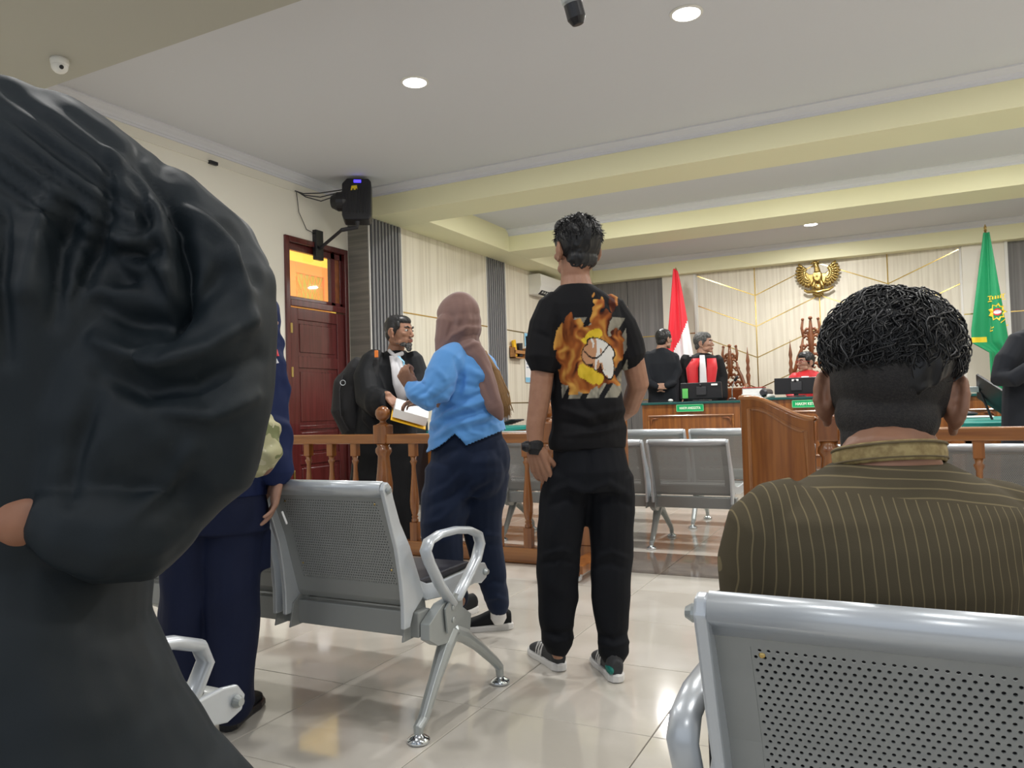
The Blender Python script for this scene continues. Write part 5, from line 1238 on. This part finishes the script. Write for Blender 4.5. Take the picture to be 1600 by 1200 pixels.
f1 = folds(.018, .13, (1, 1, .45), 71); fuse('robe', rb, .0085, M['robe2'], t, 6, f1)
jb = MB(); jb.loft([ringv(P(630, 632, D-.17), .03, .02), ringv(P(626, 600, D-.18), .062, .02), ringv(P(621, 575, D-.15), .05, .022), ringv(P(617, 556, D-.09), .045, .03)], 14)
jb.build('white_bands', M['white_cl'], t, world=True, smooth=True)
mb = MB().tube([P(608, 548, D-.06), P(617, 556, D-.115), P(629, 552, D-.09)], [(.012, .018)]*3, 8); mb.build('collar', M['white_cl'], t, world=True, smooth=True)
MB().tube([P(622, 556, D-.14), P(631, 565, D-.21), P(632, 600, D-.22)], [(.008, .003)]*3, 6).build('lanyard', M['blue_pr'], t, world=True)
bk = empty('backpack', P(560, 620, D+.1), 'black backpack with a ring hanging on the back of the robed bearded man', 'backpack')
bm = MB(); bm.tube([P(560, 572, D+.05), P(548, 600, D+.08), P(546, 640, D+.08), P(556, 668, D+.08), P(566, 680, D+.08)], [(.08, .10), (.13, .12), (.15, .13), (.13, .12), (.08, .09)], 18, up=AW)
fuse('bag_shell', bm, .008, M['strap'], bk, 6, folds(.010, .10, (1, 1, .6), 81))
MB().tube([P(537, 585, D-.05), P(531, 610, D-.06), P(533, 650, D-.06), P(545, 672, D-.06)], .008, 6).build('zip', M['bronze_pl'], bk, world=True)
mb = MB(); cR = P(536, 598, D-.10)
mb.tube([cR+R0*.02*math.cos(a_)+ZZ*.02*math.sin(a_) for a_ in np.linspace(0, 2*math.pi, 17)[:-1]], .004, 6, close=True); mb.build('ring', M['chrome'], bk, world=True, smooth=True)
MB().tube([P(592, 548, D-.08), P(588, 562, D-.135), P(586, 590, D-.17), P(580, 625, D-.22)], [(.022, .008)]*4, 8, up=AW).build('shoulder_strap', M['strap'], bk, world=True)
MB().box(P(588, 553, D-.155), (.03, .012, .055), rot=hbasis(-AW+R0*.2)).build('orange_loop', M['orange'], bk, world=True, bev=.004)
pp = empty('paper_bundle', P(640, 650, D-.5), 'thick sheaf of white papers in a yellow folder held over the railing', 'papers')
A_ = nrm(P(662, 655, D-.45)-P(610, 640, D-.5)); B_ = nrm(AW*.9+ZZ*.35); N_ = nrm(np.cross(A_, B_)); Rp = np.stack([A_, np.cross(N_, A_), N_], 1)
MB().box(P(642, 644, D-.5), (.25, .20, .07), rot=Rp).build('pages', M['paper'], pp, world=True, bev=.004)
MB().box(P(641, 647, D-.5)-N_*.040, (.26, .21, .006), rot=Rp).build('folder', M['folder'], pp, world=True)

# ------------------------------------------------------------------ 4. navy uniformed man at left, mostly hidden
D = 2.5
t = person('person', P(330, 1120, D), 'man in a navy blue uniform jacket and cargo trousers, arm hanging with a cigarette')
sk = MB(); hd = Head(P(330, 402, D), vdir(.1, 1), ZZ, 1.0); hd.skin(sk); sk.tube([P(332, 420, D), P(346, 450, D)], [.055, .062], 12)
sk.loft([ringv(P(345, 460, D), .13, .07), ringv(P(343, 600, D), .12, .08), ringv(P(340, 740, D), .13, .09)])
sk.tube([P(412, 500, D), P(425, 610, D), P(432, 690, D), P(436, 745, D)], [.05, .045, .036, (.027, .030)], 14)
hand(sk, P(436, 748, D), nrm(P(424, 820, D-.02)-P(436, 748, D)), R0*.85+AW*.35, -1, L=.185, curls=[(.45, .3, .2), (.35, .3, .2), (.3, .3, .15), (.35, .35, .2)], tang=.55, tcurl=.25)
sk.tube([P(280, 500, D), P(262, 610, D), P(270, 690, D), P(300, 700, D-.1)], [.05, .045, .036, .027], 12)
hand(sk, P(300, 700, D-.1), vdir(.9, -.1), ZZ-AW*.3, -1, curl=(.7, .8, .5))
for x in (300, 360): sk.tube([P(x, 780, D), P(x, 1090, D)], [.07, .04], 8)
fuse('body', sk, .0036, M['skin3'], t, 6); hd.hair(t, amp=.003, size=.012)
jk = MB(); jk.loft([ringv(P(342, 775, D), .155, .12), ringv(P(342, 740, D), .15, .115), ringv(P(344, 640, D), .16, .12), ringv(P(345, 540, D), .175, .12), ringv(P(346, 480, D), .165, .10), ringv(P(346, 450, D), .09, .08), ringv(P(346, 438, D), .062, .06)], 26)
jk.tube([P(398, 478, D), P(409, 540, D), P(417, 600, D), P(422, 650, D), P(429, 700, D), P(433, 738, D)], [.072, .068, .066, .062, .056, .054], 18)
jk.tube([P(292, 478, D), P(270, 560, D), P(266, 640, D), P(292, 690, D-.08)], [.072, .066, .062, .05], 16)
f1 = folds(.012, .07, (1, 1, 1.5), 91); fuse('jacket', jk, .006, M['navy'], t, 6, f1)
for y, mk in ((553, 'red'), (564, 'white_cl')):
    MB().box(P(431, y, D-.025), (.022, .05, .024), rot=hbasis(AW, nrm(ZZ*1-R0*.35))).build('flag_patch', M[mk], t, world=True)
pt = MB(); pt.loft([ringv(P(342, 745, D), .14, .105), ringv(P(341, 790, D), .16, .12), ringv(P(340, 830, D), .165, .12)], 24)
pt.tube([P(366, 810, D), P(362, 880, D), P(364, 960, D), P(361, 1040, D), P(360, 1100, D)], [.094, .092, .085, .078, .074], 18)
pt.tube([P(304, 810, D), P(296, 880, D), P(290, 960, D), P(288, 1040, D), P(290, 1100, D)], [.098, .09, .082, .075, .07], 18)
pt.box(P(399, 862, D), (.03, .11, .13)); f2 = folds(.010, .11, (1, 1, .9), 95); fuse('trousers', pt, .0065, M['navyd'], t, 5, f2)
a, b = onZ(352, 1145), onZ(392, 1105); shoe(t, a, a+nrm(b-a)*.28, .05, up_mk='robe2', sole_mk='black_pl')
a, b = onZ(275, 1130), onZ(285, 1090); shoe(t, a, a+nrm(b-a)*.28, .05, up_mk='robe2', sole_mk='black_pl')
tag(MB().tube([P(441, 800, D-.03), P(448, 818, D-.03)], .0035, 8).build('cigarette', M['paper']), 'thin white stick held in the hanging hand of the navy uniformed man', 'cigarette')
cm = MB(); cm.tube([P(397, 650, D-.14), P(404, 680, D-.15), P(404, 705, D-.16), P(394, 728, D-.16)], [(.035, .05), (.055, .07), (.062, .075), (.045, .05)], 16)
cmo = fuse('camouflage_bag', cm, .005, M['camo'], None, 5, folds(.012, .05, (1, 1, 1.3), 99)); tag(cmo, 'tan and green camouflage cloth bag tucked beside the navy jacket', 'bag')

# ------------------------------------------------------------------ 5. robed figure bending in the left foreground
D = .90
t = person('person', P(120, 1500, D), 'figure in a pleated black robe bending over in the left foreground')
sk = MB(); hd = Head(P(-190, 150, D+.08), vdir(-.8, .5, -.35), nrm(ZZ-R0*.55), 1.0); hd.skin(sk); sk.tube([P(-160, 190, D+.06), P(-60, 250, D+.02)], [.055, .065], 12)
sk.loft([ringv(P(40, 330, D), .12, .08), ringv(P(70, 600, D), .11, .09), ringv(P(50, 900, D), .085, .09)])
sk.tube([P(300, 420, D), P(310, 620, D-.02), P(200, 740, D-.05), P(110, 800, D-.08), P(30, 812, D-.10), P(-60, 800, D-.1)], [.05, .045, .04, .034, .031, .024], 14)
hand(sk, P(-60, 800, D-.1), vdir(-1, 0, .05), ZZ-AW*.4, 1, curl=(.3, .4, .3))
for x in (40, 140): sk.tube([P(x, 1000, D), P(x, 1600, D+.03), P(x, 1980, D+.05)], [.05, .045, .04], 10)
fuse('body', sk, .0045, M['skin2'], t, 6); hd.hair(t)
rb = MB()
rb.tube([P(-90, 255, D+.02), P(20, 262, D), P(100, 292, D), P(180, 335, D), P(250, 372, D), P(310, 415, D), P(345, 455, D)], [(.085, .10), (.097, .10), (.096, .10), (.088, .10), (.080, .095), (.076, .09), (.062, .08)], 24, up=AW)
rb.loft([ringv(P(130, 1330, D), .225, .20), ringv(P(110, 1200, D), .160, .18), ringv(P(80, 1100, D), .142, .17), ringv(P(55, 980, D), .122, .155), ringv(P(55, 860, D+.02), .125, .15), ringv(P(70, 650, D+.02), .16, .155), ringv(P(60, 480, D), .17, .15), ringv(P(50, 380, D), .14, .12), ringv(P(30, 320, D), .10, .10)], 28)
rb.tube([P(322, 440, D), P(322, 500, D-.01), P(314, 570, D-.02), P(312, 640, D-.02), P(312, 700, D-.02), P(318, 745, D-.02), P(275, 830, D-.02)], [(.077, .085), (.077, .085), (.077, .085), (.076, .08), (.070, .07), (.056, .05), (.02, .03)], 22, up=AW)
rb.tube([P(300, 600, D-.01), P(240, 660, D-.03), P(170, 700, D-.05), P(110, 750, D-.07)], [(.09, .08), (.09, .085), (.08, .075), (.05, .05)], 18, up=AW)
rb.loft([ringv(P(190, 470, D), .13, .10), ringv(P(190, 560, D), .145, .11), ringv(P(190, 650, D-.01), .14, .11), ringv(P(190, 740, D-.02), .12, .09), ringv(P(190, 800, D-.02), .07, .05)], 20)
rb.tube([P(270, 790, D-.03), P(220, 820, D-.05), P(160, 820, D-.08), P(112, 810, D-.09)], [.048, .060, .056, .048], 12)
fA = folds(.030, .16, (1.3, 1, .55), 104); fB = folds(.008, .05, (1.2, 1, .6), 109)
crR = creases([
    ([(219, 244), (260, 298), (285, 361), (292, 421), (287, 470), (262, 520)], 15, -.026), ([(254, 258), (304, 307), (342, 348), (372, 384), (392, 440)], 12, -.018), ([(197, 265), (219, 301), (231, 335), (225, 372)], 11, -.015),
    ([(290, 258), (330, 282), (372, 308)], 9, -.012), ([(171, 247), (205, 285), (246, 330), (262, 372), (266, 430)], 14, .016), ([(279, 262), (317, 323), (355, 376), (378, 440), (384, 510)], 15, .017),
    ([(171, 268), (165, 342), (150, 405), (120, 470)], 13, -.014), ([(172, 366), (205, 378), (244, 368)], 11, .016), ([(180, 398), (215, 402), (245, 392)], 10, -.014),
    ([(150, 532), (200, 556), (255, 566), (320, 546), (385, 500)], 15, .020), ([(160, 480), (205, 500), (250, 505), (300, 480), (350, 430)], 20, -.024), ([(160, 585), (230, 612), (310, 606), (400, 560)], 18, -.016),
    ([(260, 640), (330, 650), (395, 620)], 14, .012), ([(90, 300), (60, 360), (40, 450)], 18, .014), ([(115, 330), (95, 400), (85, 500)], 16, -.016), ([(10, 330), (0, 430), (10, 560)], 16, -.014),
    ([(230, 395), (262, 430), (275, 470)], 12, .014), ([(300, 700), (260, 760), (200, 810)], 14, .010), ([(150, 620), (120, 700), (110, 780)], 16, -.012)])
pdir = nrm(P(330, 390, D)-P(40, 190, D)); pper = nrm(np.cross(pdir, AW))
def robe_disp(co, no):
    # long folds that fan out of the gathered yoke at the shoulder and hang down the sleeve
    x, y = proj(co); q = co-P(60, 200, D); s = q@pdir; r = q@pper
    dx, dy = (x-230)/100, (y-150)/100; ang = np.arctan2(dx, dy); rad = np.hypot(dx, dy)
    wv = vnoise(co*9, 3)*1.2+vnoise(co*18, 5)*.4
    fan = np.sin(ang*11+wv*2.6+rad*.25); fan = (np.abs(fan)**.8)*np.sign(fan)
    fold_ = .0125*fan*np.clip((rad-1.3)/1.6, 0, 1)*np.clip((x+40)/220, .15, 1)
    w_ = np.exp(-((s-.12)/.12)**2)*np.exp(-(r/.085)**2)
    return fold_*.25*np.clip(1.1-w_, 0, 1)+fB(co, no)*.5+fA(co, no)*.2+crR(co, no)+.0042*np.sin(r/.020*2*math.pi+s*5)*w_
fuse('robe', rb, .0050, M['robe'], t, 8, robe_disp)
pt = MB()
for x, sg in ((40, -1), (165, 1)): pt.tube([P(x, 1150, D), P(x+10*sg, 1500, D+.03), P(x+10*sg, 1950, D+.05)], [.08, .075, .065], 16)
fuse('trousers', pt, .009, M['jean'], t, 5)
for x in (60, 160):
    a = P(x, 1950, D); shoe(t, a+AW*-.02, a+AW*.26, .05, up_mk='robe2', sole_mk='black_pl')

# ------------------------------------------------------------------ 6. seated man, right foreground, from behind
D = 1.0
t = person('person', P(1390, 1400, D+.1), 'seated man with wavy greying black hair in an olive pinstriped shirt')
O6 = np.array(t.location)
sk = MB(); hup = nrm(ZZ+R0*.10); hd = Head(P(1390, 620, D+.07), vdir(.50, .88, -.04), hup, 1.0); hd.skin(sk, big=1.12)
sk.tube([P(1394, 640, D+.07), P(1392, 690, D+.035), P(1388, 735, D)], [(.050, .046), (.054, .054), (.066, .062)], 18)
hd.e(sk, 0, -.025, -.065, (.050, .045, .05))
sk.loft([ringv(P(1390, 770, D+.02), .14, .06), ringv(P(1390, 900, D+.02), .12, .08), ringv(P(1392, 1080, D+.02), .12, .09), ringv(P(1392, 1180, D+.04), .14, .10)])
for sg in (-1, 1):
    sx_ = 1390+sg*205
    sk.tube([P(sx_, 820, D+.02), P(sx_-sg*5, 960, D+.04), P(sx_-sg*12, 1060, D+.08), P(sx_-sg*50, 1080, D+.28), P(sx_-sg*70, 1075, D+.36)], [.045, .042, .038, .032, .025], 12)
    hand(sk, P(sx_-sg*70, 1075, D+.36), vdir(-.3*sg, .9, -.1), ZZ, -sg, curl=(.4, .5, .3))
    kx = P(1390+sg*100, 1150, D+.05); kn = kx+AW*.42+ZZ*.06; an = kn+AW*.02; an[2] = .09
    sk.tube([kx, kn, an], [.07, .05, .035], 12)
fuse('body', sk, .0036, M['skin'], t, 6); hd.face(t)
# short faded sides and nape, thick wavy crown
hs = MB(); hd.e(hs, 0, -.026, .035, (.0775, .090, .078), nu=24, nv=16); hd.e(hs, 0, -.045, -.028, (.066, .056, .050)); hd.e(hs, 0, -.052, -.060, (.056, .046, .050)); hd.e(hs, 0, -.044, -.090, (.048, .044, .040))
for q in (-1, 1): hd.e(hs, q*.060, -.012, .012, (.017, .044, .040))
fuse('short_hair', hs, .0032, mat('cropped_hair', (.016, .015, .015), .75, tex=('noise', (300, 300, 300), (.035, .03, .027), .4, .7), bump=('noise', (500, 500, 500), .6, .002)), t, 3)
hc = MB(); hd.e(hc, 0, -.020, .066, (.082, .096, .076), nu=24, nv=16); hd.e(hc, 0, .02, .09, (.068, .068, .046)); hd.e(hc, 0, -.05, .042, (.073, .062, .058))
hh1 = folds(.006, .05, (1, 1, 1), 121); hh2 = folds(.005, .014, (1, 1, .6), 125)
fuse('wavy_hair', hc, .0034, M['hair'], t, 3, lambda co, no: hh1(co, no)+hh2(co, no))
lk = MB(); lg = MB(); r_ = np.random.default_rng(5)
for i in range(5600):
    th = r_.uniform(0, 2*math.pi); ph = math.acos(r_.uniform(-.28, 1)); nv_ = np.array([math.sin(ph)*math.cos(th), math.sin(ph)*math.sin(th), math.cos(ph)])
    if nv_[1] > .6 and nv_[2] < .35: continue
    big = i % 4 == 0
    b_ = np.array([0, -.020, .066])+nv_*np.array([.078, .092, .073]); tg = nrm(np.cross(nv_, (0.25, .2, 1)))*r_.choice([-1, 1]); dn = nrm(np.cross(nv_, tg))
    if dn[2] > 0: dn = -dn
    dn = nrm(dn+tg*r_.normal(0, .55)); Ln = r_.uniform(.025, .05); am = r_.uniform(.003, .009); p0 = r_.uniform(0, 6.3); pts = []; lift = r_.uniform(.004, .017) if big else r_.uniform(.002, .009)
    for s_ in np.linspace(0, 1, 7):
        o_ = b_+dn*(s_-.4)*Ln+tg*am*math.sin(p0+s_*6.5)+nv_*(.001+lift*math.sin(s_*math.pi*.85)); pts.append(hd.p(*o_))
    (lg if r_.random() < .09 else lk).tube(pts, [.0005, .0010, .0012, .0012, .0010, .0007, .0003], 4)
lk.build('hair_locks', M['hair'], t, world=True, smooth=True, kind='stuff')
lg.build('grey_hair_locks', mat('grey_lock', (.07, .07, .073), .45), t, world=True, smooth=True, kind='stuff')
sh = MB()
sh.loft([ringv(P(1392, 1170, D+.03), .17, .125), ringv(P(1392, 1080, D+.02), .165, .125), ringv(P(1392, 980, D+.01), .168, .125), ringv(P(1391, 900, D), .178, .122), ringv(P(1390, 840, D), .185, .112), ringv(P(1390, 800, D), .180, .10), ringv(P(1390, 770, D), .145, .085), ringv(P(1389, 745, D), .105, .075), ringv(P(1388, 722, D+.005), .068, .066)], 32)
for sg in (-1, 1):
    sx_ = 1390+sg*190
    sh.tube([P(sx_-sg*30, 800, D), P(sx_-sg*2, 825, D+.005), P(sx_+sg*10, 880, D+.02), P(sx_+sg*8, 960, D+.05), P(sx_, 1040, D+.09), P(sx_-sg*20, 1075, D+.18), P(sx_-sg*50, 1080, D+.28)], [.050, .056, .058, .056, .056, .05, .042], 20)
f1 = folds(.010, .10, (1, 1, .7), 131)
so = fuse('shirt', sh, .0045, M['stripe'], t, 12, lambda co, no: f1(co, no)*np.clip((.93-co[:, 2])*5, .08, 1))
cl_ = MB()
for k_, (yy, rr_) in enumerate(((716, .064), (707, .0635))): pass
pts = []
for a_ in np.linspace(0, 2*math.pi, 29)[:-1]: pts.append(P(1388, 712, D+.012)+R0*.0655*math.cos(a_)+AW*.064*math.sin(a_)+ZZ*(.004*math.cos(a_)*0-.012*math.sin(a_)))
cl_.tube(pts, [(.0045, .0135)]*28, 10, close=True, up=(0, 0, 1)); cl_.build('band_collar', M['collar_y'], t, world=True, smooth=True)
for dz in (.0095, -.0085):
    MB().tube([p_+ZZ*dz+nrm(p_-P(1388, 712, D+.012))*.004 for p_ in pts], .0016, 6, close=True).build('collar_piping', mat('olive_piping', (.16, .12, .06), .7) if dz > 0 else bpy.data.materials['olive_piping'], t, world=True)
pt = MB()
pt.loft([ringv(P(1392, 1100, D+.03), .155, .12), ringv(P(1392, 1180, D+.04), .175, .15), ringv(P(1392, 1240, D+.06), .165, .14)], 20)
for sg in (-1, 1):
    kx = P(1390+sg*100, 1150, D+.08); kn = kx+AW*.42+ZZ*.05; an = kn+AW*.02; an[2] = .10; pt.tube([kx, (kx+kn)/2, kn, (kn+an)/2, an], [.095, .085, .072, .062, .06], 14)
    shoe(t, an-AW*.06, an+AW*.2, .048, up_mk='robe2', sole_mk='black_pl')
fuse('trousers', pt, .009, M['jean'], t, 5)

# ------------------------------------------------------------------ 7-10. people at the judges' bench
def simple_person(D, lab, headpx, fd, neckpx, torso, cloth_mk, cloth_name, arms, legs=True, hair='hair', glasses=False, k=1.0, floor=.25, hands=True, amp=.018, skinmk='skin3'):
    t = person('person', P(torso[0][0], 640, D), lab); t.location.z = floor
    sk = MB(); hd = Head(P(*headpx, D), fd, ZZ, k); hd.skin(sk); sk.tube([hd.p(0, -.03, -.05), P(*neckpx, D)], [.055*k, .065*k], 10)
    sk.loft([ringv(P(x, y, D), u*.7, a*.6) for x, y, u, a in torso][::-1])
    for ar in arms:
        pts = [P(x, y, D+dd) for x, y, dd, r in ar[0]]; sk.tube(pts, [r*.62 for *_, r in ar[0]], 10)
        if hands: hand(sk, pts[-1], ar[1], ar[2], ar[3], L=.19, curl=(.5, .6, .4))
    tz = P(torso[-1][0], torso[-1][1], D)
    if legs:
        for sg in (-1, 1): sk.tube([tz+R0*.09*sg+ZZ*.05, tz+R0*.09*sg+ZZ*((floor+.1)-tz[2])], [.06, .04], 8)
    fuse('body', sk, .005, M[skinmk], t, 4); hd.face(t, 1.4); hd.hair(t, hair, vox=.005, amp=.004, size=.015)
    rb = MB(); rings = [ringv(P(x, y, D), u, a) for x, y, u, a in torso][::-1]
    if legs: b = tz.copy(); b[2] = floor+.12; rings = [ringv(b, torso[-1][2]*1.05, torso[-1][3])]+rings
    rb.loft(rings, 22)
    for ar in arms: rb.tube([P(x, y, D+dd) for x, y, dd, r in ar[0]][:], [r for *_, r in ar[0]], 14)
    fuse(cloth_name, rb, .009, M[cloth_mk], t, 5, folds(amp, .12, (1, 1, .5), int(headpx[0])))
    if legs:
        for sg in (-1, 1): a = tz+R0*.1*sg; shoe(t, a-AW*.05, a+AW*.2, .048, up_mk='robe2', sole_mk='black_pl', lift=floor)
    return t, hd
t, hd = simple_person(10.4, 'man in a black suit seen from behind with hands clasped, beside the flag', (1038, 531), vdir(.75, .5), (1033, 546),
    [(1033, 545, .09, .08), (1033, 552, .19, .11), (1034, 568, .235, .14), (1035, 590, .215, .14), (1037, 615, .21, .14), (1037, 640, .22, .15)], 'suit', 'suit_jacket',
    [([(1014, 556, 0, .075), (1010, 580, -.05, .068), (1014, 598, -.12, .06), (1026, 604, -.22, .045)], vdir(.9, -.2), -AW, 1), ([(1053, 558, 0, .07), (1058, 580, -.05, .065), (1052, 598, -.12, .055), (1040, 603, -.22, .045)], vdir(-.9, -.2), -AW, -1)], k=1.12, amp=.01)
t, hd = simple_person(10.6, 'standing grey haired judge in a black robe with red facings and white bands', (1100, 537), vdir(.85, -.5), (1097, 553),
    [(1097, 552, .09, .08), (1096, 558, .2, .12), (1095, 572, .26, .15), (1095, 600, .27, .16), (1096, 640, .29, .17)], 'robe2', 'robe',
    [([(1072, 562, 0, .085), (1066, 590, 0, .09), (1068, 622, -.05, .10)], vdir(0, -.5, -1), R0, 1), ([(1120, 562, 0, .085), (1127, 590, 0, .09), (1126, 622, -.05, .10)], vdir(0, -.5, -1), R0, -1)], hair='hair_g', k=1.22, amp=.012)
D = 10.6
for xa, xb, xc, xd in ((1072, 1076, 1091, 1090), (1103, 1101, 1120, 1117)):
    q = MB(); q.loft([ringv(P((xc+xd)/2-1 if xa < 1090 else (xa+xb)/2+9, 560, D-.10), .07, .045), ringv(P((xa+xc)/2, 575, D-.13), .085, .05), ringv(P((xb+xd)/2, 600, D-.145), .075, .04), ringv(P((xb+xd)/2, 618, D-.145), .07, .03)], 14)
    q.build('red_facing', M['redrobe'], t, world=True, smooth=True)
MB().loft([ringv(P(1097, 555, D-.12), .035, .03), ringv(P(1098, 575, D-.185), .045, .02), ringv(P(1099, 600, D-.20), .052, .015), ringv(P(1100, 618, D-.19), .058, .015)], 12).build('white_bands', M['white_cl'], t, world=True, smooth=True)
MB().box(P(1079, 556, D-.10), (.03, .02, .02)).build('collar_tab', M['white_cl'], t, world=True)
t, hd = simple_person(10.5, 'seated judge with glasses and red robe facings behind the centre monitor', (1258, 567), vdir(-.9, -.35), (1262, 580),
    [(1262, 579, .09, .08), (1262, 586, .20, .12), (1262, 596, .26, .15), (1262, 625, .26, .16), (1262, 650, .26, .16)], 'redrobe', 'robe',
    [([(1242, 590, 0, .08), (1236, 615, -.05, .075), (1240, 628, -.2, .06)], vdir(-.2, -1), ZZ, 1), ([(1282, 590, 0, .08), (1290, 612, -.02, .075), (1288, 628, -.2, .06)], vdir(-.2, -1), ZZ, -1)], hair='hair', k=1.18, legs=False, amp=.01)
gl = MB()
for q in (-1, 1):
    gl.tube([hd.p(q*.033+.021*math.cos(a_), .095, .012+.017*math.sin(a_)) for a_ in np.linspace(0, 2*math.pi, 13)[:-1]], .0022, 5, close=True)
    gl.tube([hd.p(q*.055, .094, .016), hd.p(q*.078, .06, .016), hd.p(q*.084, -.005, .012)], .0022, 5)
gl.tube([hd.p(-.012, .097, .016), hd.p(.012, .097, .016)], .0022, 5); gl.build('glasses', M['redcov'], t, world=True)
MB().loft([ringv(P(1258, 588, 10.35), .05, .03), ringv(P(1257, 600, 10.32), .06, .03), ringv(P(1257, 612, 10.32), .05, .03)], 12).build('white_bands', M['white_cl'], t, world=True, smooth=True)
MB().tube([P(1284, 596, 10.35), P(1291, 615, 10.25), P(1286, 632, 10.2)], [.09, .095, .085], 14).build('black_sleeve', M['robe2'], t, world=True, smooth=True)
t, hd = simple_person(5.6, 'man in a charcoal suit at the right edge with bent elbow', (1624, 485), vdir(.3, .95), (1622, 512),
    [(1622, 512, .08, .08), (1620, 522, .19, .11), (1618, 545, .235, .13), (1616, 600, .215, .13), (1614, 650, .215, .14), (1614, 690, .22, .15)], 'suit', 'suit_jacket',
    [([(1592, 535, -.02, .075), (1574, 562, -.05, .082), (1566, 592, -.06, .076), (1585, 592, -.18, .06), (1608, 575, -.22, .05)], vdir(.9, -.1, .4), -AW, 1), ([(1648, 535, 0, .075), (1655, 590, 0, .068), (1655, 640, 0, .055)], vdir(0, .1, -1), R0, -1)], floor=0, k=1.05, amp=.008)
